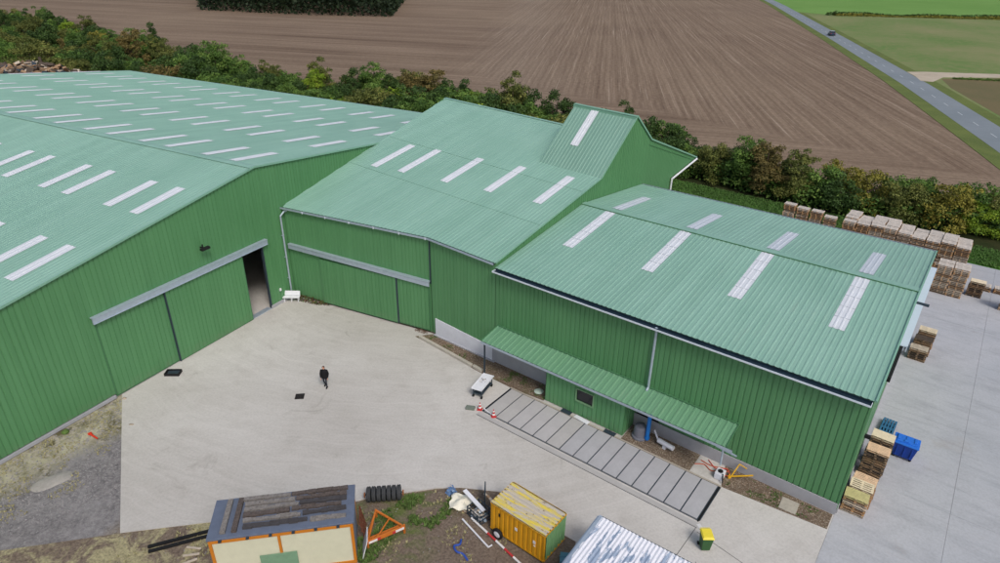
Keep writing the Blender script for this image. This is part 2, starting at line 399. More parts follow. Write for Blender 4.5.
struct(flat('dirt_track', [(53.6, 170), (51.8, 177.5), (56, 180.2), (74, 187.6), (240, 245), (240, 238), (74, 181), (60, 172.8), (57.2, 163), (54.5, 163)], -0.012, TRACKM, 0.05), 'pale dirt track joining the road')
struct(flat('stubble_field', [(59.4, 170), (74, 180.2), (240, 237), (400, 200), (330, -110), (112, -110), (86, 26), (71, 105), (60.6, 156)], -0.048, BROWNF, 0.03), 'brown stubble field right of the road below the track')
# painted centre dashes: each one a dash
dm = bpy.data.objects.new('road_marking', None); col.objects.link(dm); struct(dm, 'white dashed centre line on the road')
cl = interp([(y, x+(x2-x)/2) for (x, y), (x2, _) in zip(rl[::-1], rr[::-1])])
yy = 60.0; ddm = MB().box((0, 0, 0), (0.16, 3.0, 0.004)).mesh('dash', plain('road_paint', (182, 188, 190), 0.8, var=0.15, scale=6))
while yy < 520:
    inst(ddm, 'dash', (cl(yy), yy, -0.014), dm, math.atan2(cl(yy)-cl(yy+10), 10)); yy += 9.0

# ================================================================== LEFT WAREHOUSE (frame 1: gable wall on x = 0)
YA, ZA, SN, SF = -2.36, 12.43, 0.163, 0.109
LX = -70.5; YN, YF = -41.0, 35.2
zroof1 = lambda y: ZA-SN*(YA-y) if y < YA else ZA-SF*(y-YA)
LW = thing('warehouse', 'largest green warehouse, at left, with a wide gable wall and paired rooflights', 'warehouse')
m = sheet(MB(), (0, YA, ZA), (1, 0, 0), (0, -1, -SN), (0, -0.16, 0.98), LX, 0.12, 0.0, YA-YN, ROOFP, RH_); m.build('roof', ROOF, LW)
m = sheet(MB(), (0, YA, ZA), (1, 0, 0), (0, 1, -SF), (0, 0.1, 0.99), LX, 0.12, 0.0, YF-YA, ROOFP, RH_); m.build('roof', ROOF, LW)
m = MB()     # gable wall with the doorway left open
OY0, OY1, OZ = -4.95, -2.85, 6.15
hi = lambda y: zroof1(y)-0.03
for a, b, lo_ in ((YN+0.2, OY0, 0.25), (OY0, OY1, OZ), (OY1, YF-0.2, 0.25)):
    sheet(m, (0, 0, 0), (0, 1, 0), (0, 0, 1), (1, 0, 0), a, b, lo_, hi)
m.build('gable_wall', WALL, LW)
m = sheet(MB(), (LX+0.2, 0, 0), (0, 1, 0), (0, 0, 1), (-1, 0, 0), YN+0.2, YF-0.2, 0.0, hi); m.build('gable_wall', WALL, LW)
m = sheet(MB(), (0, YF-0.3, 0), (1, 0, 0), (0, 0, 1), (0, 1, 0), LX+0.2, -0.02, 0.0, zroof1(YF-.3)-.03); m.build('side_wall', WALL, LW)
m = sheet(MB(), (0, YN+0.3, 0), (1, 0, 0), (0, 0, 1), (0, -1, 0), LX+0.2, -0.02, 0.0, zroof1(YN+.3)-.03); m.build('side_wall', WALL, LW)
MB().box((LX/2, YA-0.17, ZA+0.035), (-LX+0.3, 0.36, 0.02), mat=Matrix.Rotation(SN, 3, 'X')).box((LX/2, YA+0.17, ZA+0.038), (-LX+0.3, 0.36, 0.03), mat=Matrix.Rotation(-SF, 3, 'X')).build('ridge_cap', ROOF, LW)
m = MB()
m.bar((0.13, YN, zroof1(YN)+.02), (0.13, YA, ZA+.02), 0.05, 0.14).bar((0.13, YA, ZA+.02), (0.13, YF, zroof1(YF)+.02), 0.05, 0.14); m.build('verge_trim', TRIM, LW)
MB().box((0.05, (YN-17.1)/2, 0.10), (0.16, -17.1-YN, 0.20)).build('plinth', PLINTH, LW); MB().box((0.05, -1.45, 0.13), (0.12, 2.8, 0.26)).build('plinth', PLINTH, LW)
m = MB().box((LX/2, YF+0.08, zroof1(YF)-.08), (-LX, 0.16, 0.14)); m.build('gutter', STEEL, LW)
# dark inside: frame of the doorway, inner floor
MB().box((-0.2, (OY0+OY1)/2, 0.02), (0.5, OY1-OY0, 0.04)).build('threshold', STEEL, LW)
MB().box((-10, (OY0+OY1)/2-3, -0.01), (20, 30, 0.02)).build('inner_floor', YARD, LW)
MB().box((-.04, OY1+.05, OZ/2), (.2, .1, OZ)).box((-.04, (OY0+OY1)/2, OZ+.06), (.2, OY1-OY0+.2, .12)).build('door_frame', STEELD, LW)
def leaf(name, O, U, N, ua, ub, z0, z1, parent, off):
    m = sheet(MB(), O, U, (0, 0, 1), N, ua, ub, z0, z1, off=off)
    U_, N_, O_ = Vector(U), Vector(N), Vector(O)
    o = m.build(name, WALL, parent)
    e = MB()
    for u in (ua, ub):
        e.bar(O_+U_*u+N_*(off/2)+Vector((0, 0, z0)), O_+U_*u+N_*(off/2)+Vector((0, 0, z1)), 0.06, off+.03)
    e.bar(O_+U_*ua+N_*(off/2)+Vector((0, 0, z0)), O_+U_*ub+N_*(off/2)+Vector((0, 0, z0)), 0.05, off+.02)
    e.build('door_edge', TRIMD, o); return o
leaf('sliding_door', (0, 0, 0), (0, 1, 0), (1, 0, 0), -11.96, -5.02, 0.10, 5.98, LW, 0.17)
leaf('sliding_door', (0, 0, 0), (0, 1, 0), (1, 0, 0), -17.0, -12.06, 0.10, 5.98, LW, 0.05)
MB().box((0.12, -12.01, 3.0), (0.22, .06, 5.9)).build('door_seam', STEELD, LW)
m = MB().box((0.26, -9.8, 6.16), (0.10, 14.8, 0.36)).box((0.18, -9.8, 6.37), (0.32, 14.8, 0.05)).box((0.28, -9.8, 5.97), (0.16, 14.8, 0.04))
m.build('door_rail', STEEL, LW, 'long grey steel rail cover above the sliding doors')
lm = MB().bar((0.02, -8.35, 7.93), (0.55, -8.35, 7.98), 0.08).box((0.55, -8.35, 7.93), (0.28, 0.7, 0.16)).bar((.3, -8.35, 7.7), (.3, -8.35, 8.2), .07); lm.build('wall_lamp', BLACK, LW, 'small black floodlight on a bracket')
# rooflights, each a sheet of its own
def skylight(w, L, slope_sign, s, mat=SKYL, crossbars=True):
    V = Vector((0, slope_sign, -s)) if True else None
    N = Vector((0, s*slope_sign, 1)).normalized()
    m = sheet(MB(), (0, 0, 0), (1, 0, 0), V, N, 0, w, 0, L, ROOFP, RH_, off=0.022)
    return m.mesh('skylight', mat)
snap = lambda x: round(x/PITCH)*PITCH
mn = skylight(3*PITCH, 4.05, -1, SN); mf = skylight(3*PITCH, 4.5, 1, SF)
k = 0
while k < 9:
    for dx in (0, -3.2):
        x = snap(-2.5-8.0*k+dx)-PITCH
        for v in (4.7, 13.3, 21.9): inst(mn, 'skylight', (x, YA-v, ZA-SN*v), LW)
        x = snap(-3.0-8.0*k+dx)-PITCH
        for v in (0.55, 9.4, 18.8, 28.0): inst(mf, 'skylight', (x, YA+v, ZA-SF*v), LW)
    k += 1
m = MB().tube((0.16, -0.52, 0.2), (0.16, -0.52, 7.75), 0.075).tube((0.16, -0.52, 7.75), (0.30, -0.18, 8.10), 0.075).tube((0.30, -0.18, 8.10), (0.55, -0.16, 8.18), 0.075)
for z in (2, 4, 6): m.box((0.10, -0.52, z), (0.16, 0.22, 0.06))
m.build('downpipe', STEEL, LW, 'grey downpipe in the inner corner')
MB().box((0.14, -1.7, 1.35), (.1, .16, .22)).build('switch_box', WHITE, LW)

# ================================================================== MIDDLE HALL (frame 2)
zm = lambda x, y: 8.522-.0319*x+.1759*y
MH = thing('warehouse', 'middle green hall with a raised steep-roofed ridge tower at its right end', 'warehouse', (KX, KY, 0), PH)
XL, YL = -13.954, -2.94
YR = 22.2; YB = 35.9; SB = 0.345
def eave(x): return (x*0.2107 if x < 0 else 0)-0.14
def lowb(x):
    if x >= XL: return eave(x)
    return YL+(XL-x)/0.1647+0.02
def hib(x): return 14.33 if x > 0.17 else YR
mm = MB()
for xa, xb in ((-18.08, 0.17), (0.17, 6.40)):
    f_lo = lambda u: lowb(u); f_hi = (lambda u: YR) if xb < 1 else (lambda u: 14.33)
    sheet(mm, (0, 0, 8.522), (1, 0, -.0319), (0, 1, .1759), (.03, -.173, .984), xa, xb, f_lo, f_hi, ROOFP, RH_)
mm.build('roof', ROOF, MH)
zr = lambda x: zm(x, YR)
m = MB(); sheet(m, (0, YR, zm(0, YR)), (1, 0, -.0319), (0, 1, -SB), (0, .33, .94), -18.08, 6.40, lambda u: 0 if u < .17 else 1.0, YB-YR, ROOFP, RH_); m.build('roof', ROOF, MH)
m = MB().bar((-18.1, YR, zm(-18.1, YR)+.03), (0.1, YR, zm(0.1, YR)+.03), 0.4, 0.03); m.build('ridge_cap', ROOF, MH)
for yy_ in (5.6, 11.6):
    xa_ = XL-(yy_-YL)*.1647+.3; MB().bar((xa_, yy_, zm(xa_, yy_)+.022), (6.3, yy_, zm(6.3, yy_)+.022), .03, .02).build('sheet_lap', ROOFT, MH)
MB().bar((-2.4, YR, zm(-2.4, YR)+.08), (0.1, YR, zm(0.1, YR)+.08), .55, .12).build('ridge_cap', TRIM, MH)
# front walls
ul = Vector((-XL, -YL, 0)); LL = ul.length; ul.normalize(); nl = Vector((ul.y, -ul.x, 0))
def hw(u):
    p = Vector((XL, YL, 0))+ul*u; return zm(p.x, p.y)-0.10
m = MB(); sheet(m, (XL, YL, 0), ul, (0, 0, 1), nl, 0.02, LL, 0.12, hw)
sheet(m, (0, 0, 0), (1, 0, 0), (0, 0, 1), (0, -1, 0), 0.0, 6.34, 0.12, lambda u: zm(u, 0)-.10)
m.build('front_wall', WALL, MH)
MB().box((0.02, -0.05, 6.35), (0.06, 0.08, 3.6)).build('corner_seam', STEELD, MH)
leaf('sliding_door', (XL, YL, 0), ul, nl, 3.4, 11.05, 0.22, 4.35, MH, 0.15)
leaf('sliding_door', (XL, YL, 0), ul, nl, 11.15, 14.1, 0.30, 4.35, MH, 0.10)
c = Vector((XL, YL, 0))+ul*11.10+nl*.12; MB().bar(c+Vector((0, 0, .2)), c+Vector((0, 0, 4.4)), .07, .14).build('door_seam', STEELD, MH)
a = Vector((XL, YL, 4.92))+ul*0.25+nl*.24; b = Vector((XL, YL, 4.55))+ul*14.25+nl*.24
m = MB().bar(a, b, 0.08, 0.38).bar(a+Vector((0, 0, .22))-nl*.08, b+Vector((0, 0, .22))-nl*.08, .32, .05); m.build('door_rail', STEEL, MH, 'grey steel rail cover above the sliding doors')
poly = [(0.43, 0.02), (6.2, 0.02), (6.2, 1.22), (0.43, 1.58)]
def upright(poly, y0, y1, parent, name, mat, label=None):
    m = MB(); n = len(poly)
    m.add([(x, y0, z) for x, z in poly]+[(x, y1, z) for x, z in poly], [tuple(range(n)), tuple(range(2*n-1, n-1, -1))]+[((i+1) % n, i, n+i, n+(i+1) % n) for i in range(n)])
    return m.build(name, mat, parent, label)
upright(poly, -0.10, -0.03, MH, 'plinth', PLINTHW, 'pale grey base panel at the foot of the wall')
MB().box((3.4, -.14, .05), (6.2, .2, .10)).build('footing', PLINTH, MH)
# gutter of the middle hall follows both walls
def gutter(p, q, n, parent, wd=0.18, name='gutter', lip=PALE, out=STEEL):
    p, q, n = Vector(p), Vector(q), Vector(n)
    m = MB(); m.bar(p+n*(wd/2), q+n*(wd/2), wd, 0.03, 0); m.bar(p+n*wd+Vector((0, 0, .06)), q+n*wd+Vector((0, 0, .06)), 0.035, 0.15, 1); m.bar(p+n*.01+Vector((0, 0, .04)), q+n*.01+Vector((0, 0, .04)), 0.02, 0.1, 0)
    return m.build(name, [GUTTER_IN, lip], parent)
def gp(x): return (x, eave(x), zm(x, eave(x))-0.13)
gutter(gp(XL), gp(0), nl, MH, 0.13, lip=STEEL); gutter(gp(0), gp(6.34), (0, -1, 0), MH, 0.13, lip=STEEL)
m = MB()
for i in range(1, 7):
    x = XL+i*2.3; p = Vector(gp(x))+nl*.17; m.box(p+Vector((0, 0, .05)), (.06, .05, .2))
m.build('gutter_bracket', PALE, MH)
# right gable wall with the tower profile
top2 = interp([(0, 8.30), (14.3, 10.82), (19.97, 15.06), (23.49, 12.33), (35.89, 7.88)])
bot2 = interp([(0, 0.1), (29.39, 0.1), (29.4, 7.08), (35.89, 7.82)])
m = sheet(MB(), (6.34, 0, 0), (0, 1, 0), (0, 0, 1), (1, 0, 0), 0, 35.88, bot2, top2); m.build('gable_wall', WALL, MH)
m = sheet(MB(), (0, 29.4, 0), (1, 0, 0), (0, 0, 1), (0, 1, 0), -17, 6.33, 0, 7.1); m.build('rear_wall', WALL, MH)
m = MB().bar((-5.8, 32.6, 7.42), (-5.8, 32.6, 7.44), .1); m = MB(); m.add([(-17.5, 29.4, 7.05), (6.3, 29.4, 7.05), (6.3, 35.85, 7.78), (-17.5, 35.85, 7.78)], [(0, 3, 2, 1)]); m.build('soffit', TRIMD, MH)
mm = sheet(MB(), (-17.9, 0, 0), (0, 1, 0), (0, 0, 1), (-1, 0, 0), YR-1, 29.4, 8.0, lambda y: zm(-17.9, YR)-SB*max(0, y-YR)-.05); mm.build('side_wall', WALL, MH)
# tower roof
TS = 0.7496; zt = lambda x, y: zm(x, 14.3)+TS*(y-14.3)
m = sheet(MB(), (0, 14.3, zm(0, 14.3)), (1, 0, -.0319), (0, 1, TS), (.02, -.6, .8), 0.10, 6.42, 0.0, 5.67, ROOFP, 0.022); m.build('tower_roof', ROOFT, MH)
m = sheet(MB(), (0, 19.97, zt(0, 19.97)), (1, 0, -.0319), (0, 1, -.778), (.02, .6, .8), 0.10, 6.42, 0.0, 3.5, ROOFP, RH_); m.build('tower_roof', ROOFT, MH)
m = MB(); zl = zt(.17, 19.97); m.add([(.17, 14.3, zm(.17, 14.3)), (.17, 19.97, zl), (.17, 23.5, zm(.17, YR)-.4), (.17, YR, zm(.17, YR))], [(0, 1, 2), (0, 2, 3), (2, 1, 0), (3, 2, 0)]); m.build('tower_side_wall', WALL, MH)
m = MB().bar((0.05, 19.85, zt(.05, 19.85)+.10), (6.5, 19.85, zt(6.5, 19.85)+.10), .40, .05).bar((0.05, 19.66, zt(.05, 19.66)+.07), (6.5, 19.66, zt(6.5, 19.66)+.07), .05, .22); m.build('ridge_cap', TRIM, MH)
m = MB().bar((6.45, 14.3, zt(6.45, 14.3)+.02), (6.45, 19.97, zt(6.45, 19.97)+.02), .05, .14).bar((6.45, 19.97, zt(6.45, 19.97)+.02), (6.45, 23.5, 12.36), .05, .14).bar((6.45, 23.5, 12.36), (6.45, YB, 7.9), .05, .14).bar((6.43, -.1, zm(6.4, -.1)+.0), (6.43, 14.3, zm(6.4, 14.3)+.0), .05, .12); m.build('verge_trim', TRIM, MH)
V_ = Vector((0, 1, TS))
me = sheet(MB(), (0, 0, 0), (1, 0, -.0319), (0, 1, TS), (.02, -.6, .8), 0, .8, 0, 3.45, ROOFP, RH_, pitch=.27, off=0.04).mesh('skylight', SKYL)
inst(me, 'skylight', (1.95, 16.35, zt(1.95, 16.35)), MH)
me = sheet(MB(), (0, 0, 0), (1, 0, -.0319), (0, 1, .1759), (.03, -.173, .984), 0, 2.5*PITCH, 0, 5.1, ROOFP, RH_, off=0.022).mesh('skylight', SKYL)
for x, y in ((-13.15, 6.15), (-10.0, 6.6), (-5.35, 7.15), (-1.1, 7.7), (3.55, 8.2)):
    x = snap(x); inst(me, 'skylight', (x, y, zm(x, y)), MH)
m = MB().tube((6.5, 35.8, 7.75), (6.5, 29.5, 7.02), .10).tube((6.5, 29.5, 7.02), (6.5, 29.35, 0.2), .09); m.build('downpipe', WHITE, MH, 'white gutter pipe angled down from the rear eave')
gutter((-18, YB+.02, 7.7), (6.4, YB+.02, 7.7), (0, 1, 0), MH)

# ================================================================== RIGHT HALL (frame 2)
RH = thing('warehouse', 'right green hall with a lean-to canopy along its front and four long rooflights', 'warehouse', (KX, KY, 0), PH)
X1, X2, YRR, ZRR, ZE = 6.38, 30.60, 11.69, 9.39, 7.92
s1 = (ZRR-ZE)/(YRR+.12); YB2, ZB2 = 22.5, 8.24; s2 = (ZRR-ZB2)/(YB2-YRR)
m = sheet(MB(), (0, -.12, ZE), (1, 0, 0), (0, 1, s1), (0, -s1, 1), X1, X2, 0, YRR+.12, ROOFP, RH_); m.build('roof', ROOF, RH)
m = sheet(MB(), (0, YRR, ZRR), (1, 0, 0), (0, 1, -s2), (0, s2, 1), X1, X2, 0, YB2-YRR, ROOFP, RH_); m.build('roof', ROOF, RH)
MB().bar((X1, YRR-.13, ZRR+.045), (X2, YRR-.13, ZRR+.045), .30, .03).bar((X1, YRR+.13, ZRR+.042), (X2, YRR+.13, ZRR+.042), .30, .03).build('ridge_cap', ROOF, RH)
MB().bar((X1, YRR-.29, ZRR+.012), (X2, YRR-.29, ZRR+.012), .035, .05).build('ridge_flashing_edge', TRIMD, RH)
MB().bar((X2+.02, -.15, ZE+.03), (X2+.02, YRR, ZRR+.05), .10, .12).bar((X2+.02, YRR, ZRR+.05), (X2+.02, YB2, ZB2+.03), .10, .12).build('verge_trim', TRIM, RH)
m = MB(); sheet(m, (0, 0, 0), (1, 0, 0), (0, 0, 1), (0, -1, 0), 6.34, 30.53, lambda x: float(np.interp(x, [6.3, 24.5, 30.5], [1.1, .80, .76])), 7.82); m.build('front_wall', WALL, RH)
poly = [(6.2, 0), (30.5, 0), (30.5, .78), (24.5, .82), (6.2, 1.22)]
upright(poly, -0.09, -0.03, RH, 'plinth', PLINTH)
z3 = lambda y: ZE-.05+s1*(y+.12) if y < YRR else ZRR-.05-s2*(y-YRR)
m = MB(); sheet(m, (30.53, 0, 0), (0, 1, 0), (0, 0, 1), (1, 0, 0), 0, 22.3, lambda y: 0.3, z3); m.build('end_wall', WALL, RH)
MB().box((30.52, 11.2, .17), (.10, 22.2, .34)).build('plinth', PLINTH, RH)
m = MB(); sheet(m, (0, 22.3, 0), (1, 0, 0), (0, 0, 1), (0, 1, 0), 6.4, 30.5, 0, ZB2-.05); m.build('rear_wall', WALL, RH)
m = MB().bar((X1+.05, -.32, ZE-.16), (X2-.1, -.32, ZE-.16), .38, .03, 0).bar((X1+.05, -.145, ZE-.10), (X2-.1, -.145, ZE-.10), .02, .14, 0).bar((X1+.05, -.525, ZE-.13), (X2-.1, -.525, ZE-.13), .035, .10, 1)
for x in (X1+.07, X2-.12): m.bar((x, -.14, ZE-.12), (x, -.53, ZE-.12), .03, .10, 1)
m.build('gutter', [GUTTER_IN, PALE], RH)
gutter((X1+.05, YB2, ZB2-.12), (X2, YB2, ZB2-.12), (0, 1, 0), RH, .18, lip=STEEL)
m = MB().tube((18.75, -.16, 3.35), (18.75, -.16, 7.55), .085).tube((18.75, -.16, 7.55), (18.75, -.28, 7.78), .085).tube((18.75, -.16, 3.35), (18.75, -.4, 3.22), .085)
m.build('downpipe', STEEL, RH, 'grey downpipe ending on the canopy roof')
m = MB().box((30.80, 15.55, 6.95), (.44, 13.9, .06), 0, 0).box((30.99, 15.55, 6.78), (.05, 13.9, .36), 0, 0).box((30.7, 8.56, 6.8), (.3, .04, .3), 0, 0)
m.build('door_rail_cover', plain('bluish_white_sheet', (196, 210, 226), .5, var=.05), RH, 'pale blue-white cover over the end door rail')
MB().box((30.70, 6.45, 6.80), (.22, 4.15, .30)).build('door_rail', BLACK, RH, 'dark uncovered stretch of door rail')
MB().box((30.92, 15.2, 7.02), (.85, .22, .12)).build('wall_bracket', STEELD, RH)
MB().box((30.72, 1.9, 4.4), (.3, .18, .18)).build('wall_lamp', BLACK, RH)
w1 = 2*PITCH+.07
me = sheet(MB(), (0, 0, 0), (1, 0, 0), (0, 1, s1), (0, -s1, 1), 0, 2.6*PITCH, 0, 6.35, ROOFP, RH_, off=.022)
for t in (1.27, 2.54, 3.81, 5.08): me.bar((0, t, s1*t+.045), (2.6*PITCH, t, s1*t+.045), .03, .02, 1)
me = me.mesh('skylight', [SKYL, plain('skylight_joint', (198, 204, 210), .6)])
mb_ = sheet(MB(), (0, 0, 0), (1, 0, 0), (0, 1, -s2), (0, s2, 1), 0, 2.6*PITCH, 0, 5.7, ROOFP, RH_, off=.022).mesh('skylight', plain('rear_skylight_sheet', (190, 198, 206), .5, var=.08))  # rear-slope sheets a little darker than the front ones
for x in (8.55, 14.9, 21.0, 26.95):
    x = snap(x); inst(me, 'skylight', (x, 5.0, ZE+s1*5.12), RH); inst(mb_, 'skylight', (x, 12.35, ZRR-s2*(12.35-YRR)), RH)
# canopy along the front
cy, cz0, cz1 = -1.98, 3.28, 2.90; cs = (cz0-cz1)/(-cy)
cn = sheet(MB(), (0, -.02, cz0), (1, 0, 0), (0, -1, -cs), (0, -cs, 1), 6.70, 24.50, 0, 1.98, ROOFP, .035, pitch=0.40).build('canopy', CANOPY, RH)
MB().bar((6.68, -.06, cz0+.05), (24.5, -.06, cz0+.05), .12, .05).bar((24.52, 0, cz0+.03), (24.52, cy, cz1+.03), .06, .10).bar((6.68, 0, cz0+.03), (6.68, cy, cz1+.03), .06, .10).build('canopy_trim', TRIMD, cn)
gutter((6.68, cy-.01, cz1-.10), (24.9, cy-.01, cz1-.10), (0, -1, 0), cn, .10, 'canopy_gutter', STEEL, STEEL)
m = MB()
for x in (6.85,): m.box((x, -1.82, 1.42), (.09, .09, 2.84))
m.build('canopy_post', STEELD, RH)
m = MB()
for x in (6.9, 10.5, 20, 22.2, 24.3): m.bar((x, -.1, 3.0), (x, -1.85, 2.78), .07, .10)
m.build('canopy_beam', STEELD, RH)
# closed-in box under the canopy
m = MB(); sheet(m, (0, -1.6, 0), (1, 0, 0), (0, 0, 1), (0, -1, 0), 12.05, 14.50, .03, 2.86); sheet(m, (0, -1.6, 0), (1, 0, 0), (0, 0, 1), (0, -1, 0), 15.75, 18.05, .03, 2.86)
sheet(m, (0, -1.6, 0), (1, 0, 0), (0, 0, 1), (0, -1, 0), 14.50, 15.75, .03, 1.22); sheet(m, (0, -1.6, 0), (1, 0, 0), (0, 0, 1), (0, -1, 0), 14.50, 15.75, 2.14, 2.86)
sheet(m, (12.05, 0, 0), (0, 1, 0), (0, 0, 1), (-1, 0, 0), -1.6, -.05, .03, 3.0); sheet(m, (18.05, 0, 0), (0, 1, 0), (0, 0, 1), (1, 0, 0), -1.6, -.05, .03, 3.0)
m.build('annex_wall', mat_wall('annex_paint', (82, 138, 90), (97, 152, 104)), RH, 'lighter green wall of the small annex under the canopy')
wf = MB()
for c, d in (((14.47, -1.62, 1.68), (.07, .10, 1.06)), ((15.78, -1.62, 1.68), (.07, .10, 1.06)), ((15.125, -1.62, 1.19), (1.38, .12, .06)), ((15.125, -1.62, 2.17), (1.38, .10, .06))): wf.box(c, d)
wo = wf.build('window_frame', plain('pale_green_frame', (118, 158, 118), .6), RH)
MB().box((15.125, -1.55, 1.68), (1.26, .02, .94)).build('pane', GLASS, wo)
MB().box((18.95, .005, 1.25), (1.5, .10, 2.5)).build('doorway', DARK, RH, 'dark panel painting the shade of the doorway beside the annex')  # solid panel; the shade inside the doorway is its colour
# curb of the hall between the slabs and the wall
m = MB().box((22.2, -.75, .0), (.01, .01, .01))

# ================================================================== FRONT STRIP: gravel, slab row, beams
struct(flat('gravel_strip', [(-.75, -1.25), (.3, .1), (12.0, -.12), (12.0, -1.72), (9.5, -1.95), (6.3, -1.85), (2.75, -1.50)], .012, GRAVEL, .03, True), 'brown stony strip at the foot of the wall')
struct(flat('gravel_strip', [(18.1, -1.9), (22.72, -1.9), (22.72, -.12), (18.1, -.12)], .012, GRAVEL, .03, True))
struct(flat('gravel_strip', [(24.72, -1.95), (24.3, -.1), (30.42, -.12), (30.42, -1.42)], .014, GRAVEL, .03, True), 'weedy gravel strip in front of the plinth at right')
struct(flat('concrete_pad', [(22.78, -1.9), (24.1, -1.9), (24.1, -.12), (22.78, -.12)], .03, YARD, .05, True))
JT = plain('dark_joint', (104, 102, 100), .95)
for k, (p, q) in enumerate((((24.75, -5.8), (24.66, -8.2)), ((24.66, -8.2), (23.1, -9.4)), ((24.9, -6.0), (30.45, -7.0)), ((25.6, -7.9), (30.4, -12.6)))):
    p, q = Vector(W2(*p, .003)), Vector(W2(*q, .003)); o = MB().bar(p, q, .035, .004).build('yard_joint', JT); struct(o)
o = MB().bar(W2(24.75, -5.45, .01), W2(25.3, -5.9, .01), .22, .02).bar(W2(25.3, -5.9, .01), W2(25.45, -6.6, .01), .22, .02).build('pale_patch', plain('pale_mortar', (206, 206, 206), .9)); struct(o)
sr = thing('slab_row', 'row of fifteen grey concrete slabs with dark joints in front of the canopy', 'slab row', (KX, KY, 0), PH)
SLB = plain('joint_slab_concrete', (178, 176, 176), .85, var=.08, scale=.9, bumpy=.005); SLB2 = plain('darker_slab_concrete', (171, 171, 174), .85, var=.10, scale=.9); SLB3 = plain('lighter_slab_concrete', (175, 173, 171), .85, var=.10, scale=.7)
fb = interp([(9.5, -5.20), (24.6, -5.20)]);
flat('slab_bed', [(9.42, -5.20), (24.75, -5.20), (24.75, -1.93), (9.42, -1.93)], .006, STEELD, .02, False, sr)
for i in range(15):
    x0 = 9.5+i*1.006
    m_ = SLB2 if i > 5 else (SLB3 if i in (0, 1, 5) else SLB)
    me = MB().box((0, 0, 0), (.925, 3.10, .05)).mesh('slab', m_)
    o = inst(me, 'slab', (x0+.503, -3.62, .012+random.uniform(0, .008)), sr)
m = MB().box((17.05, -1.98, .035), (15.4, .12, .05)).build('edge_beam', plain('kerb_concrete', (168, 160, 148), .9), sr)
m = MB().box((17.05, -5.24, .010), (15.3, .03, .02)).build('edge_beam', STEELD, sr)
m = MB().box((17.05, -5.55, .010), (15.5, .30, .016)).build('edge_beam', SLB3, sr)
MB().box((17.05, -5.76, .008), (15.5, .03, .014)).build('edge_beam', STEELD, sr)
m = MB().box((24.66, -3.6, .016), (.09, 3.4, .03)).box((9.42, -3.6, .016), (.07, 3.3, .03)).build('end_joint', BLACK, sr)
def at2(x, y, z=0): return W2(x, y, z)
# concrete kerb stones lying along the gravel
o = MB().box((0, 0, .12), (5.85, .24, .22)).build('concrete_beam', plain('old_kerb', (178, 172, 160), .9, var=.15), None, bevel=.02, loc=at2(2.6, -1.42), rz=PH-.085); tag(o, 'long pale concrete beam lying along the stony strip by the wall', 'concrete beam')
o = MB().box((0, 0, .12), (.95, .24, .2)).build('concrete_beam', MATS['old_kerb'], None, bevel=.02, loc=at2(6.1, -1.68), rz=PH-.1); tag(o, 'short broken end of concrete beam beside the long one', 'concrete beam')
o = MB().box((0, 0, .03), (.92, .98, .06)).build('paving_slab', plain('pitted_slab', (170, 164, 152), .9, var=.2, scale=6), None, loc=at2(28.3, -1.0), rz=PH+.03, bevel=.01); tag(o, 'square pitted concrete slab in the weedy strip before the right plinth', 'slab')

# stones and weeds, real geometry
def scatter_mesh(name, polys, n, kind, mat, parent=None, smin=.03, smax=.09, z=0.0, label=None, fr2=True, clump=0):
    """kind: stone (little lumps) or tuft (leaf blades); joined because nobody could count them"""
    V = []; F = []
    for poly in polys:
        xs_ = [p[0] for p in poly]; ys_ = [p[1] for p in poly]
        cnt = 0
        while cnt < n:
            x = random.uniform(min(xs_), max(xs_)); y = random.uniform(min(ys_), max(ys_))
            ins = False; j = len(poly)-1
            for i in range(len(poly)):
                if (poly[i][1] > y) != (poly[j][1] > y) and x < (poly[j][0]-poly[i][0])*(y-poly[i][1])/(poly[j][1]-poly[i][1])+poly[i][0]: ins = not ins
                j = i
            cnt += 1
            if not ins: continue
            if clump and mnoise.noise(Vector((x*clump, y*clump, 3.1))) < .08: continue
            X, Y = (W2(x, y)[:2] if fr2 else (x, y)); s = random.uniform(smin, smax); o_ = len(V)
            if kind == 'stone':
                a = random.uniform(0, 6.28); ca, sa = math.cos(a), math.sin(a); sx, sy, sz = s*random.uniform(.7, 1.3), s*random.uniform(.5, 1), s*random.uniform(.4, .8)
                for px, py, pz in ((-1, -1, 0), (1, -.8, 0), (.9, 1, 0), (-.8, .9, 0), (.1, 0, 1)):
                    V.append((X+(px*ca*sx-py*sa*sy)/1.4, Y+(px*sa*sx+py*ca*sy)/1.4, z+pz*sz-.005))
                F += [(o_, o_+1, o_+4), (o_+1, o_+2, o_+4), (o_+2, o_+3, o_+4), (o_+3, o_, o_+4)]
            else:
                for b in range(5):
                    a = random.uniform(0, 6.28); l = s*random.uniform(.6, 1.2); wd = s*.22; k = len(V)
                    dx, dy = math.cos(a), math.sin(a); t = random.uniform(.3, 1)
                    V += [(X-dy*wd, Y+dx*wd, z), (X+dy*wd, Y-dx*wd, z), (X+dx*l*t, Y+dy*l*t, z+l*(1.15-t*.7))]
                    F.append((k, k+1, k+2))
    me = bpy.data.meshes.new(name); me.from_pydata(V, [], F); me.materials.append(mat)
    o = bpy.data.objects.new(name, me); col.objects.link(o); o['kind'] = 'stuff'
    if label: o['label'] = label; o['category'] = name.replace('_', ' ')
    return o
STONE = plain('pale_stones', (162, 150, 134), .9, var=.3, scale=.8); STONED = plain('dark_stones', (112, 98, 84), .9, var=.35, scale=.8)
GREYST = plain('grey_stones', (138, 136, 136), .9, var=.2, scale=.8)
TUFT = plain('weed_green', (84, 108, 52), .8, var=.35, scale=.6); TUFTY = plain('weed_straw', (160, 154, 114), .9, var=.25, scale=.6)
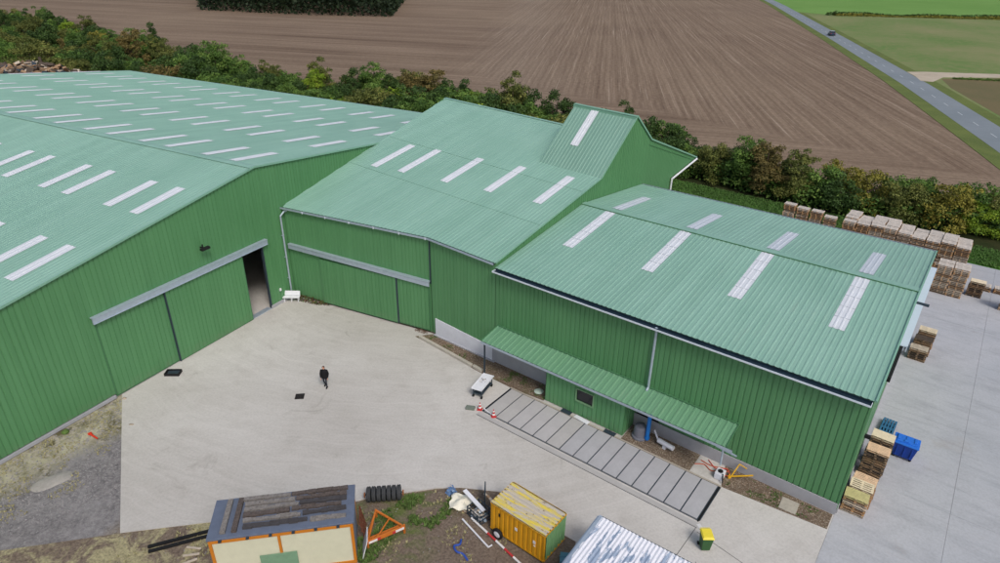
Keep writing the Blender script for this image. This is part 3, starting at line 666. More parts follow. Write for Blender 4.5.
gs = [[(-.6, -1.2), (.3, 0), (12.0, -.15), (12.0, -1.7), (6.3, -1.8)], [(18.1, -1.85), (22.7, -1.85), (22.7, -.15), (18.1, -.15)], [(24.8, -1.9), (24.3, -.15), (30.4, -.15), (30.4, -1.4)]]
scatter_mesh('loose_stones', gs, 2200, 'stone', STONE, smin=.02, smax=.055, z=.012, label='pale loose stones strewn over the strips at the foot of the wall')
scatter_mesh('dark_stones', gs, 3000, 'stone', STONED, smin=.02, smax=.07, z=.012, label='brown stones and crumbs mixed into the gravel strips')
scatter_mesh('weeds', [[(24.8, -1.8), (24.8, -.3), (30.3, -.3), (30.3, -1.4)], [(-.3, -1.1), (.4, -.2), (6, -.9), (6, -1.6)], [(8, -1.6), (8, -.3), (12, -.3), (12, -1.6)]], 700, 'tuft', TUFT, clump=.9, smin=.04, smax=.15, z=.01, label='green weeds growing in the gravel before the plinth')
wp = [[(11, -24.2), (14.5, -21.6), (20.1, -17), (25, -12.9), (27.3, -12.1), (30, -16), (24, -22), (14, -29)]]
scatter_mesh('grass_tufts', [[(21, -15.9), (24.8, -13.2), (25.6, -14.8), (24.9, -17.5), (23.2, -20), (21.6, -18)]], 3600, 'tuft', TUFT, clump=.8, smin=.08, smax=.28, z=-.03, fr2=False, label='green grass tufts on the bare waste ground')
scatter_mesh('dry_grass', wp, 5000, 'tuft', TUFTY, clump=.6, smin=.06, smax=.2, z=-.03, fr2=False, label='dry straw coloured grass on the waste ground')
scatter_mesh('rubble', wp+[[(.3, -17), (.3, -30), (5, -28), (9, -22.5)]], 2600, 'stone', GREYST, smin=.02, smax=.09, z=-.05, fr2=False, label='crumbled rubble and clods on the waste ground')
scatter_mesh('wall_moss', [[(.2, -17), (.2, -32), (4.6, -29), (6, -23), (2.6, -17.5)]], 4000, 'tuft', TUFTY, clump=.7, smin=.04, smax=.15, z=-.06, fr2=False, label='yellowish moss and stubble along the warehouse wall')
scatter_mesh('gravel_stones', [[(.2, -17), (.2, -34), (10, -34), (10.8, -24)]], 2500, 'stone', GREYST, smin=.02, smax=.07, z=-.06, fr2=False, label='pale gravel scattered beside the left warehouse')

# ================================================================== PALLETS
def pallet_mesh(nm, top, blk, L=1.2, W=.8, boards=5, solid=False, depth3=True):
    m = MB()
    if solid: m.box((0, 0, .155), (L, W, .03), mi=0)
    else:
        for i in range(boards):
            y = -W/2+.05+i*(W-.1)/(boards-1); m.box((0, y+random.uniform(-.004, .004), .155), (L, .10, .022), mi=0)
    for x in (-L/2+.06, 0, L/2-.06):
        m.box((x, 0, .134), (.12, W, .018), mi=0)
        for y in (-W/2+.055, 0, W/2-.055): m.box((x, y, .084), (.12, .10, .082), mi=1)
    for y in (-W/2+.055, 0, W/2-.055): m.box((0, y, .032), (L, .09, .022), mi=0)
    return m.mesh('pallet', [top, blk])
LIGHTW = plain('bleached_wood', (206, 198, 188), .9, var=.25, scale=5)
GREYW = plain('weathered_grey_wood', (188, 176, 160), .9, var=.3, scale=5); ORW = plain('warm_wood_block', (196, 148, 98), .9, var=.3, scale=5)
BRW = plain('brown_wood', (150, 124, 98), .9, var=.3, scale=5); DKW = plain('dark_wood', (84, 74, 66), .9, var=.3, scale=5)  # mid brown and the darkest of the wood colours
PALEW = plain('fresh_pale_wood', (220, 206, 178), .85, var=.15, scale=5); PINKW = plain('pinkish_fresh_wood', (224, 192, 160), .85, var=.15, scale=5)
BLUEW = plain('blue_painted_wood', (50, 104, 138), .75, var=.25, scale=5)
pm_grey = [pallet_mesh('g', GREYW, ORW), pallet_mesh('g', GREYW, BRW), pallet_mesh('g', BRW, ORW), pallet_mesh('g', BRW, DKW)]
pm_light = pallet_mesh('l', LIGHTW, ORW); pm_dark = [pallet_mesh('d', DKW, BRW), pallet_mesh('d', BRW, DKW)]; pm_pale = pallet_mesh('p', PALEW, BRW); pm_pink = pallet_mesh('k', PINKW, BRW, boards=6)
pm_plank = pallet_mesh('s', PALEW, BRW, solid=True); pm_blue = pallet_mesh('b', BLUEW, DKW, boards=5)
ORD = ['first', 'second', 'third', 'fourth', 'fifth', 'sixth', 'seventh', 'eighth', 'ninth', 'tenth', 'eleventh', 'twelfth', 'thirteenth', 'fourteenth', 'fifteenth', 'sixteenth', 'seventeenth', 'eighteenth', 'nineteenth', 'twentieth']
PH_ = .166
def stack(x, y, n, rz, where, meshes, top=None, indiv=True, group='wooden pallets stacked around the right yard', jit=.02, desc='brown wooden pallet', topdesc=None, z0=0.0):
    for k in range(n):
        me = (top if (top and k == n-1) else random.choice(meshes))
        o = inst(me, 'pallet', at2(x+random.gauss(0, jit), y+random.gauss(0, jit), z0+k*PH_-.02*0), None, PH+rz+random.gauss(0, .025))
        if k == n-1: lab = '%s on top of %s' % (topdesc or desc, where)
        elif k == 0: lab = '%s at the bottom of %s' % (desc, where)
        else: lab = '%s, %s from the top of %s' % (desc, ORD[n-1-k], where)
        tag(o, lab, 'pallet', group)
# near stacks along the end wall of the right hall
stack(31.22, .95, 7, 0, 'nearest stack by the hall corner', [pm_grey[2], pm_grey[1]], pallet_mesh('y', plain('yellowed_wood', (190, 182, 130), .9, var=.2, scale=4), BRW, boards=7), topdesc='yellowed pallet')
stack(31.30, 1.90, 7, 0, 'second stack from the hall corner', [pm_grey[2]], pm_pale, topdesc='pale open pallet')
stack(31.33, 2.85, 6, 0, 'third stack from the hall corner', [pm_grey[2]], pm_pink, topdesc='pale frame-like pallet')
stack(31.40, 4.65, 12, 0, 'stack just left of the blue bin', [pm_dark[1], pm_grey[3], pm_dark[0]], pm_pink, desc='shadowed brown pallet', topdesc='pinkish fresh slatted pallet')  # stack in the darker wood colours under a pinkish top
stack(31.44, 5.95, 13, 0, 'tallest stack behind the blue bin', [pm_dark[0], pm_grey[3]], pm_plank, desc='dark brown pallet', topdesc='closely boarded pale pallet')
stack(31.50, 10.2, 2, math.pi/2, 'the little blue pile by the wall', [pm_blue], pm_blue, desc='blue painted pallet')
stack(31.48, 9.2, 2, math.pi/2, 'the low pile before the blue one', [pm_dark[0]], pm_blue, desc='dark pallet', topdesc='blue pallet')
# small group in the middle of the end wall
stack(31.72, 20.9, 6, 0, 'the near stack by the rail cover', [pm_dark[1], pm_dark[0]], pm_grey[1], desc='dark weathered pallet')
stack(31.78, 22.0, 8, 0, 'the middle stack by the rail cover', [pm_dark[1]], pm_dark[0], desc='dark brown pallet')
stack(31.85, 23.4, 9, 0, 'the far stack by the rail cover', [pm_grey[3], pm_grey[2]], pm_pale, desc='light brown pallet', topdesc='pale pallet')
# far stacks
stack(34.3, 36.3, 9, 0, 'the dark stack beside the far brown block', [pm_dark[0], pm_dark[1]], pm_plank, desc='nearly black pallet', topdesc='pale boarded pallet')
FG = 'pallet stacks at the far end of the yard'
for i in range(2):
    stack(36.9+i*1.28, 34.75, 13, 0, 'the %s stack at the frame edge' % ('left' if i == 0 else 'right'), pm_grey, pm_pale, desc='orange brown pallet', topdesc='pale pallet')
for i in range(2):
    for j in range(2):
        stack(31.55+i*1.26, 35.0+j*.92, 17, 0, 'the %s %s stack beyond the hall end' % (('left', 'right')[i], ('front', 'back')[j]), pm_grey, pm_light, desc='greyish pallet', topdesc='light grey pallet')
stuffm = []
def bulk(x, y, n, z0=0): stuffm.append((x, y, n, z0))
NC = 9
for i in range(NC):
    x = 22.2+i*1.28; hn = random.choice((17, 18, 18, 19))
    for j in range(4):
        y = 40.8+j*.90
        if j == 0 and i >= 3:
            bulk(x, y, 5); stack(x, y, hn-5, 0, 'the far row, %s column from left' % ORD[i], pm_grey, pm_light, desc='greyish pallet', topdesc='light grey pallet', z0=5*PH_)
        else: bulk(x, y, hn+random.choice((-1, 0, 0)))
for i in range(4): bulk(15.9+i*1.42, 41.6, (19, 18, 18, 16)[i])
for i in range(3): bulk(34.9+i*1.4, 38.4, 3)
# the rest of the pallets: joined, small in the picture
V = []; F = []; MI = []
SM = [GREYW, ORW, BRW, DKW, LIGHTW]
base = [(np.array([v.co[:] for v in p.vertices]), [tuple(q.vertices) for q in p.polygons], [SM.index(p.materials[q.material_index]) for q in p.polygons]) for p in (pm_light, pm_grey[0], pm_grey[1], pm_grey[2], pm_grey[2], pm_grey[3])]
vb = []; fb = []; mb2 = []; off = 0
for (x, y, n, z0) in stuffm:
    for k in range(n):
        vs, fs, ms = base[0] if (k == n-1) else random.choice(base[1:])
        X, Y, _ = at2(x+random.gauss(0, .03), y+random.gauss(0, .03)); a = PH+random.gauss(0, .03)
        ca, sa = math.cos(a), math.sin(a)
        w_ = vs.copy(); w_[:, 0] = vs[:, 0]*ca-vs[:, 1]*sa+X; w_[:, 1] = vs[:, 0]*sa+vs[:, 1]*ca+Y; w_[:, 2] += z0+k*PH_
        vb.append(w_); fb += [tuple(i+off for i in f) for f in fs]; mb2 += ms; off += len(vs)
me = bpy.data.meshes.new('stacked_pallets'); me.from_pydata(np.concatenate(vb).tolist(), [], fb)
[me.materials.append(q) for q in SM]; me.polygons.foreach_set('material_index', mb2)
o = bpy.data.objects.new('stacked_pallets', me); col.objects.link(o); tag(o, 'long block of stacked grey pallets between the far yard edge and the hedge', 'pallets', kind='stuff')

# ================================================================== BLUE WHEELED BIN (4 wheels, hinged lid)
t = thing('waste_container', 'large blue four-wheeled waste container beside the pallet stacks', 'waste container', at2(32.68, 7.75), PH+.02)
BLU = plain('blue_plastic', (22, 62, 150), .45, var=.12); BLUL = plain('blue_lid_plastic', (44, 112, 208), .4, var=.12)
m = MB(); b_ = [(-.52, -.42, .16), (.52, -.42, .16), (.52, .42, .16), (-.52, .42, .16)]; t_ = [(-.66, -.52, 1.12), (.66, -.52, 1.12), (.66, .52, 1.12), (-.66, .52, 1.12)]
m.add(b_+t_, [(3, 2, 1, 0), (4, 5, 6, 7), (0, 1, 5, 4), (1, 2, 6, 5), (2, 3, 7, 6), (3, 0, 4, 7)])
for x in (-.4, 0, .4): m.box((x, -.50, .65), (.07, .06, .8))
m.build('body', BLU, t, bevel=.02)
m = MB().box((0, 0, 1.15), (1.40, 1.10, .07)).box((0, .05, 1.21), (1.1, .8, .06)); 
for x in (-.45, .0, .45): m.box((x, .1, 1.26), (.16, .5, .05))
m.box((0, -.2, 1.27), (.3, .2, .06))
m.build('lid', BLUL, t, bevel=.02)
for x in (-.45, .45):
    for y in (-.34, .34): MB().tube((x, y-.03, .09), (x, y+.03, .09), .09, n=12).box((x, y, .17), (.1, .1, .06)).build('wheel', BLACK, t)
MB().bar((-.70, -.3, 1.0), (-.70, .3, 1.0), .04).bar((.70, -.3, 1.0), (.70, .3, 1.0), .04).build('handle', BLACK, t)

# ================================================================== SMALL YARD THINGS
def rot(t_, z): t_.rotation_euler.z = z
# person
def person(loc, rz):
    t = thing('person', 'person in black jacket and dark trousers walking across the open yard', 'person', loc, rz)
    J = [(0, 0, .96), (0, .01, 1.12), (0, .02, 1.32), (0, .02, 1.46), (0, .03, 1.54), (0, .05, 1.64), (0, .05, 1.74),          # 0-6 spine, neck, head
         (-.10, 0, .92), (-.11, .14, .52), (-.11, .06, .10), (-.11, .20, .05),                        # 7-10 left leg
         (.10, 0, .92), (.10, .02, .50), (.10, -.22, .14), (.10, -.10, .06),                          # 11-14 right leg
         (-.19, .01, 1.42), (-.25, -.04, 1.15), (-.24, .06, .92), (-.235, .09, .84), (.19, .01, 1.42), (.25, .05, 1.15), (.23, .15, .94), (.22, .18, .87)]
    E_ = [(0, 1), (1, 2), (2, 3), (3, 4), (4, 5), (5, 6), (0, 7), (7, 8), (8, 9), (9, 10), (0, 11), (11, 12), (12, 13), (13, 14), (3, 15), (15, 16), (16, 17), (17, 18), (3, 19), (19, 20), (20, 21), (21, 22)]
    rad = [.15, .14, .165, .12, .055, .085, .075, .095, .065, .045, .04, .095, .065, .045, .04, .07, .05, .038, .03, .07, .05, .038, .03]
    me = bpy.data.meshes.new('body'); me.from_pydata(J, E_, [])
    SKIN = plain('skin', (200, 150, 125), .6); 
    N = Nodes('clothed_body', .8, .2); z = N.sep(N.obj)[2]
    c = N.mix(N.ramp(z, .98, .99), srgb(40, 42, 52), srgb(22, 22, 25)); c = N.mix(N.ramp(z, 1.545, 1.555), c, srgb(200, 152, 128)); c = N.mix(N.ramp(z, .115, .11), c, srgb(20, 18, 18))
    N.color(c); me.materials.append(N.m)
    o = bpy.data.objects.new('body', me); col.objects.link(o); o.parent = t
    s = o.modifiers.new('skin', 'SKIN'); o.modifiers.new('sub', 'SUBSURF').levels = 2; o.modifiers['sub'].render_levels = 2
    for i, v in enumerate(me.skin_vertices[0].data if me.skin_vertices else []): v.radius = (rad[i], rad[i]*.85)
    if me.skin_vertices: me.skin_vertices[0].data[0].use_root = True
    # jacket: open-fronted coat with sleeves
    m = MB(); ring = []
    prof = [(.235, .145, .80), (.225, .145, .98), (.215, .145, 1.15), (.235, .155, 1.32), (.225, .14, 1.42), (.15, .11, 1.49), (.075, .075, 1.53)]
    n = 18; vs = []
    for a, b, z in prof:
        for i in range(n):
            q = 2*math.pi*i/n; vs.append((a*math.cos(q), .02+b*math.sin(q), z))
    fs = [(k*n+i, k*n+(i+1) % n, (k+1)*n+(i+1) % n, (k+1)*n+i) for k in range(len(prof)-1) for i in range(n)]
    m.add(vs, fs)
    JK = plain('black_jacket', (20, 20, 24), .8)
    m.build('jacket', JK, t, smooth=True)
    for s_ in (15, 19):
        a, b, c_ = (Vector(J[s_+k]) for k in range(3))
        MB().tube(a, b, .088, .072, 12).tube(b, c_, .072, .052, 12).lathe([(.01, -.075), (.06, -.055), (.088, 0), (.06, .055), (.01, .07)], 12, Matrix.Translation(a)).build('sleeve', JK, t, smooth=True)
    # hands: palm, four fingers and a thumb
    for s_, sg in ((18, -1), (22, 1)):
        h = Vector(J[s_]); m = MB().box(h+Vector((0, .01, -.04)), (.028, .075, .09))
        for k, l in enumerate((.055, .07, .075, .06)):
            y = -.022+k*.02; m.bar(h+Vector((0, y+.01, -.083)), h+Vector((-sg*.012, y+.015, -.083-l)), .014)
        m.bar(h+Vector((0, .045, -.04)), h+Vector((-sg*.01, .075, -.085)), .016); m.build('hand', SKIN, t)
    # head details: hair cap, nose, ears, eyes
    hm = Matrix.Translation((0, .045, 1.68))
    MB().lathe([(.02, -.10), (.075, -.07), (.088, 0), (.08, .06), (.05, .10), (.01, .115)], 14, hm).build('head', SKIN, t, smooth=True)
    MB().lathe([(.092, -.01), (.096, .03), (.085, .075), (.05, .112), (.01, .125)], 14, Matrix.Translation((0, .03, 1.68))).build('hair', plain('dark_hair', (46, 34, 28), .9), t, smooth=True)
    MB().bar((0, .125, 1.70), (0, .152, 1.665), .022).box((-.09, .04, 1.675), (.02, .035, .06)).box((.09, .04, 1.675), (.02, .035, .06)).build('nose_and_ears', SKIN, t)
    MB().box((-.03, .128, 1.705), (.02, .008, .010)).box((.03, .128, 1.705), (.02, .008, .010)).box((0, .128, 1.63), (.045, .008, .008)).build('eyes_and_mouth', BLACK, t)
    MB().box((-.11, .13, .035), (.095, .28, .07)).box((.10, -.15, .055), (.095, .28, .07), mat=Matrix.Rotation(-.25, 3, 'X')).build('shoes', BLACK, t, bevel=.02)
person((11.68, -9.15, 0), R(205))
# manhole cover with ribs
t = thing('manhole_cover', 'square dark iron drain cover set in the yard near the walker', 'drain cover', (10.85, -10.88, .004), R(35))
IR = plain('cast_iron', (62, 56, 54), .8, .3, .2, 8)
m = MB().box((0, 0, .003), (.62, .62, .012)); m.build('frame', IR, t)
m = MB()
for i in range(5): m.box((-.22+i*.11, 0, .012), (.06, .5, .014))
m.build('grate', BLACK, t)
# black mat / crate by the left door
t = thing('black_crate', 'flat black plastic crate lying in front of the left sliding doors', 'crate', (1.02, -13.35, 0), R(30))
m = MB().box((0, 0, .03), (1.05, .62, .05))
for x, y, dx, dy in ((0, .29, 1.05, .04), (0, -.29, 1.05, .04), (.5, 0, .04, .6), (-.5, 0, .04, .6)): m.box((x, y, .12), (dx, dy, .2))
m.build('tub', BLACK, t); MB().box((.05, .02, .10), (.85, .45, .05), rz=.1).build('cover', STEELD, t)
# white bench by the inner corner
t = thing('bench', 'white bench standing by the doorway in the inner corner', 'bench', (.62, -1.05, 0), R(29))
MB().box((0, 0, .46), (1.45, .42, .05)).build('seat', WHITE, t, bevel=.01)
MB().box((0, .24, .72), (1.45, .05, .42), mat=Matrix.Rotation(-.25, 3, 'X')).build('backrest', WHITE, t, bevel=.01)
for x in (-.6, .0, .6): MB().box((x, -.1, .22), (.06, .06, .44)).box((x, .2, .22), (.06, .06, .44)).build('leg', WHITE, t)
# heap of leaves and scrap in the corner
def heap(name, loc, rx, ry, h, n, mats, label, cat, smin, smax, rz=0, kind='stuff', flatness=.4):
    m = MB()
    for i in range(n):
        a = random.uniform(0, 6.283); r = math.sqrt(random.random())
        x, y = r*math.cos(a)*rx, r*math.sin(a)*ry; z = h*(1-r**1.6)*random.uniform(.3, 1)
        l = random.uniform(smin, smax)
        q = (Matrix.Rotation(random.uniform(0, 6.28), 3, 'Z') @ Matrix.Rotation(random.gauss(0, flatness), 3, 'Y') @ Matrix.Rotation(random.gauss(0, flatness), 3, 'X'))
        m.box((x, y, z), (l, l*random.uniform(.12, .5), l*random.uniform(.05, .2)), mat=q, mi=random.randrange(len(mats)))
    o = m.build(name, mats, None, loc=loc, rz=rz); return tag(o, label, cat, kind=kind if kind != 'thing' else None)
LEAFB = plain('dead_leaf_brown', (104, 78, 56), .9, var=.3, scale=9)
heap('leaf_litter', (1.9, .0, 0), 2.2, .6, .35, 900, [LEAFB, plain('dark_litter', (52, 48, 38), .9), TUFT], 'brown dead leaves and weeds blown into the inner corner', 'leaves', .06, .2, R(6))
heap('leaf_litter', at2(-.9, -.35, 0), .7, .3, .12, 160, [LEAFB, STONED], 'dark leaf litter at the kink in the wall', 'leaves', .04, .12)
# white-topped trolley
t = thing('trolley', 'white-topped trolley with small black wheels near the slab row', 'trolley', (21.62, -4.15, 0), R(93))
MB().box((0, 0, .80), (2.0, .82, .05)).box((0, .40, .83), (2.0, .03, .05)).box((0, -.40, .83), (2.0, .03, .05)).build('top', WHITE, t)
m = MB()
for x in (-.8, .8):
    for y in (-.32, .32): m.box((x, y, .48), (.06, .06, .62))
m.bar((-.8, -.32, .3), (.8, -.32, .3), .05).bar((-.8, .32, .3), (.8, .32, .3), .05).bar((-.8, -.32, .3), (.8, -.32, .7), .03).box((0, 0, .33), (1.6, .6, .03)); m.build('frame', STEELD, t)
for x in (-.8, .8):
    for y in (-.32, .32): MB().tube((x, y-.04, .11), (x, y+.04, .11), .11, n=12).build('wheel', BLACK, t)
heap('trolley_scraps', (21.6, -4.1, .83), .5, .25, .03, 22, [STEELD, GREYW], 'small dark scraps lying on the white trolley top', 'scraps', .04, .14, R(93))
# cones
RED = plain('red_plastic', (188, 58, 60), .6); WHP = plain('white_band', (228, 226, 224), .6)
def cone(loc, rz, label):
    t = thing('traffic_cone', label, 'traffic cone', loc, rz, 'red and white cones by the slab row')
    MB().box((0, 0, .02), (.34, .34, .04)).build('base', RED, t)
    for a, b, ra, rb, mt in ((.04, .16, .14, .115, RED), (.16, .27, .115, .09, WHP), (.27, .40, .09, .065, RED), (.40, .50, .065, .045, WHP), (.50, .58, .045, .025, RED)):
        MB().tube((0, 0, a), (0, 0, b), ra, rb, 14).build('cone_band', mt, t)
cone((22.45, -6.0, 0), .3, 'red and white cone standing beside the grey block'); cone((23.62, -6.2, 0), .7, 'red and white cone at the near corner of the slab row')
o = MB().box((0, 0, .08), (.62, .34, .16)).box((0, 0, .17), (.4, .2, .03)).build('grey_block', plain('green_grey_block', (112, 122, 112), .8), None, loc=(21.85, -6.25, 0), rz=.3, bevel=.02); tag(o, 'low greenish grey block on the yard left of a cone', 'block')
o = MB().bar((-.4, 0, .03), (.4, .0, .03), .06).bar((-.4, 0, .03), (-.45, .1, .03), .05).build('white_lath', WHITE, None, loc=(23.1, -6.0, .01), rz=R(-20)); tag(o, 'short white lath lying between the two cones', 'lath')
for (x, y, l, wd, lab) in ((13.95, -1.83, .75, .4, 'left of two dark rubber mats at the foot of the annex'), (17.3, -1.88, .8, .35, 'right of two dark rubber mats at the foot of the annex')):
    o = MB().box((0, 0, .012), (l, wd, .024)).box((0, wd*.3, .03), (l*.9, .05, .02)).build('rubber_mat', STEELD, None, loc=at2(x, y, .065), rz=PH); tag(o, lab, 'mat', 'dark mats by the annex')
o = MB().box((0, 0, .02), (1.1, .32, .04)).box((.1, .05, .05), (.7, .2, .03)).build('white_board', WHITE, None, loc=at2(15.2, -1.9, .075), rz=PH-.1); tag(o, 'small white board lying below the annex window', 'board')
o = MB().lathe([(.30, 0), (.34, .05), (.2, .12), (.01, .13)], 14).build('white_basin', plain('greenish_white', (190, 206, 192), .5), None, loc=at2(11.2, -1.1, .02)); tag(o, 'upturned whitish basin on the stony strip left of the annex', 'basin')
# red post and stones on the left waste strip
o = MB().tube((0, 0, .05), (.9, .1, .12), .07, .05).box((0, 0, .06), (.22, .22, .05)).build('red_post', plain('orange_red_plastic', (214, 60, 36), .5), None, loc=(2.05, -20.25, -.05), rz=R(-12)); tag(o, 'orange-red plastic post lying on the mossy strip at far left', 'post')
def lump(name, loc, r, sx, sy, sz, mat, label, cat, rz=0):
    bm = bmesh.new(); bmesh.ops.create_icosphere(bm, subdivisions=3, radius=r)
    for v in bm.verts:
        k = 1+.10*math.sin(v.co.x*4/r+1)*math.cos(v.co.y*3/r)+random.uniform(-.015, .015); v.co = Vector((v.co.x*sx*k, v.co.y*sy*k, v.co.z*sz*k))
    me = bpy.data.meshes.new(name); bm.to_mesh(me); bm.free(); me.materials.append(mat)
    o = bpy.data.objects.new(name, me); col.objects.link(o); o.location = loc; o.rotation_euler.z = rz; return tag(o, label, cat)
lump('gravel_mound', (4.05, -23.8, -.09), 1, 1.15, .6, .15, plain('pale_gravel_mound', (158, 154, 148), .95, var=.16, scale=6, bumpy=.03), 'low pale mound of gravel on the grey ground at left', 'mound', R(68))
lump('stone', (3.5, -18.4, -.05), .14, 1.6, .8, .7, STONE, 'pale stone near the concrete yard corner at left', 'stone', R(20))
lump('stone', (.62, -16.9, 0), .12, 1.4, 1, .8, STONE, 'pale stone where the yard meets the warehouse wall', 'stone', R(20))
lump('weed_clump', (.55, -20.9, 0), .22, 1, 1, .8, TUFT, 'dark green weed clump against the warehouse plinth', 'weeds')
# stuff at the right end of the canopy: pump box, yellow barrier, red hoses
t = thing('pump_housing', 'small grey pump housing with a dark top opening by the slab row end', 'pump', at2(24.35, -1.25, .02), PH)
MB().box((0, 0, .22), (.5, .6, .44)).build('housing', PLINTHW, t, bevel=.03); MB().tube((0, 0, .44), (0, 0, .50), .16, .14, 14).build('opening', BLACK, t); MB().tube((.2, -.2, .5), (.35, -.5, .1), .04).build('pipe', BLACK, t)
YEL = plain('yellow_plastic', (226, 176, 40), .55, var=.1); ORG = plain('orange_hose', (196, 96, 66), .6)
def hose(name, pts, r, mat, label, cat, loc=(0, 0, 0), rz=0):
    m = MB(); P_ = []
    for i in range(len(pts)-1):
        for k in range(6):
            a = k/6; p0 = Vector(pts[max(i-1, 0)]); p1 = Vector(pts[i]); p2 = Vector(pts[i+1]); p3 = Vector(pts[min(i+2, len(pts)-1)])
            P_.append(.5*((2*p1)+(-p0+p2)*a+(2*p0-5*p1+4*p2-p3)*a*a+(-p0+3*p1-3*p2+p3)*a**3))
    P_.append(Vector(pts[-1]))
    for a, b in zip(P_, P_[1:]): m.tube(a, b, r, n=6)
    o = m.build(name, mat, None, loc=loc, rz=rz); return tag(o, label, cat)
hose('red_hose', [(-1.5, -.2, .03), (-1.0, .1, .04), (-.5, -.15, .05), (0, .1, .08), (.4, .3, .15), (.1, .5, .06), (-.6, .25, .05), (-1.3, .35, .04)], .03, ORG, 'tangled orange-red hose on the pad at the canopy end', 'hose', at2(24.25, -.95, .03), PH)
hose('red_cable', [(-.9, .5, .03), (-.2, .0, .05), (.3, .35, .1), (.6, -.1, .08), (.2, -.3, .05)], .025, plain('red_cable', (200, 74, 60), .6), 'red cable looped beside the pump housing', 'cable', at2(24.2, -.8, .05), PH)
o = MB().bar((0, 0, .12), (1.25, .65, .45), .06).bar((.15, .0, .05), (.35, .8, .7), .05).bar((.35, .8, .7), (.8, .85, .55), .04).bar((.1, -.05, .04), (.1, -.05, .4), .05).build('yellow_barrier', YEL, None, loc=at2(24.75, -1.05, .02), rz=PH); tag(o, 'yellow barrier poles leaning by the plinth at the canopy end', 'barrier')
# doorway: grey tank, blue pipe, grey pipe
o = MB().lathe([(.50, 0), (.52, .1), (.50, .16), (.42, .18), (.40, .8), (.34, .92), (.05, 1.0)], 20).build('grey_tank', plain('grey_plastic', (116, 118, 128), .6), None, loc=at2(18.95, -.95, .01), smooth=False); tag(o, 'round grey tank standing in the dark doorway', 'tank')
o = MB().tube((0, 0, .1), (0, 0, 2.2), .13, n=14).tube((0, 0, 2.2), (0, .35, 2.4), .13, n=14).tube((0, 0, .2), (0, 0, .3), .17, n=14).build('blue_pipe', plain('blue_pipe', (36, 118, 198), .45), None, loc=at2(19.5, -1.05, .05)); tag(o, 'bright blue upright pipe beside the grey tank', 'pipe')
o = MB().tube((0, 0, .35), (1.1, -.05, .35), .16, n=14).tube((.0, .0, .35), (-.45, .2, .75), .06, n=10).box((.5, 0, .1), (.2, .3, .22)).build('grey_pipe', PLINTHW, None, loc=at2(20.2, -.9, .02), rz=PH-.1); tag(o, 'pale grey cylinder lying right of the blue pipe', 'cylinder')
o = MB().bar((0, 0, 2.75), (1.2, -.1, 2.72), .08).tube((.4, 0, 2.7), (.4, .1, 1.5), .06).build('grey_bracket', STEEL, None, loc=at2(24.0, -2.02, 0), rz=PH); tag(o, 'grey pipe bracket hanging at the right end of the canopy', 'bracket')
# green bin with yellow lid
t = thing('wheelie_bin', 'green wheelie bin with a yellow lid standing alone on the yard', 'wheelie bin', (38.42, -10.22, 0), R(28))
GRN = plain('green_bin_plastic', (52, 92, 52), .5)
m = MB(); m.add([(-.22, -.24, .08), (.22, -.24, .08), (.22, .2, .08), (-.22, .2, .08), (-.28, -.33, .98), (.28, -.33, .98), (.28, .3, .98), (-.28, .3, .98)], [(3, 2, 1, 0), (4, 5, 6, 7), (0, 1, 5, 4), (1, 2, 6, 5), (2, 3, 7, 6), (3, 0, 4, 7)])
m.build('body', GRN, t, bevel=.02)
m = MB(); m.add([(-.31, -.37, .99), (.31, -.37, .99), (.31, .34, 1.03), (-.31, .34, 1.03), (-.24, -.26, 1.07), (.24, -.26, 1.07), (.24, .28, 1.11), (-.24, .28, 1.11)], [(3, 2, 1, 0), (4, 5, 6, 7), (0, 1, 5, 4), (1, 2, 6, 5), (2, 3, 7, 6), (3, 0, 4, 7)]); m.bar((-.26, .40, 1.02), (.26, .40, 1.02), .035)
m.build('lid', plain('lid_yellow', (226, 208, 66), .5), t, bevel=.01)
for x in (-.26, .26): MB().tube((x-.03, .24, .10), (x+.03, .24, .10), .10, n=12).build('wheel', BLACK, t)
MB().bar((-.26, .36, .95), (.26, .36, .95), .04).build('handle', GRN, t)

# ================================================================== SITE CABIN (bottom left), timbers on its roof
A0 = Vector((17.84, -23.79, 0)); A1 = Vector((22.97, -19.72, 0)); ax = (A1-A0); CL = ax.length+.15; ang = math.atan2(ax.y, ax.x); CWd = 2.42
t = thing('site_cabin', 'cream and orange site cabin with a blue-grey tarred roof carrying old timbers', 'site cabin', (A0.x-.02, A0.y-.02, -.03), ang)
ORF = plain('orange_frame', (196, 122, 40), .5, var=.08); CREAM = plain('cream_panel', (206, 206, 182), .6, var=.07, scale=2); ROOFG = plain('blue_grey_felt', (96, 106, 124), .8, var=.14, scale=2)
H = 2.72
for i, (x0, x1) in enumerate(((.14, CL*.475-.05), (CL*.475+.07, CL-.14))):
    MB().box(((x0+x1)/2, .03, H/2), (x1-x0, .06, H-.3)).build('panel', CREAM, t)
m = MB().box((CL/2, 0, H-.08), (CL, .12, .16)).box((CL/2, 0, .08), (CL, .12, .16)).box((.07, 0, H/2), (.14, .13, H-.32)).box((CL-.07, 0, H/2), (.14, .13, H-.32)).box((CL*.475, 0, H/2), (.12, .11, H-.32))
m.box((CL-.06, CWd/2, H-.08), (.12, CWd-.14, .16)).box((CL-.06, CWd-.05, H/2), (.12, .12, H-.2)).box((.06, CWd/2, H-.08), (.12, CWd-.14, .16)).build('frame', ORF, t)
MB().box((CL-.04, CWd/2, H/2), (.05, CWd-.2, H-.2)).box((.04, CWd/2, H/2), (.05, CWd-.2, H-.2)).box((CL/2, CWd-.03, H/2), (CL-.2, .05, H-.2)).build('side_panel', plain('grey_cabin_side', (132, 138, 146), .7), t)
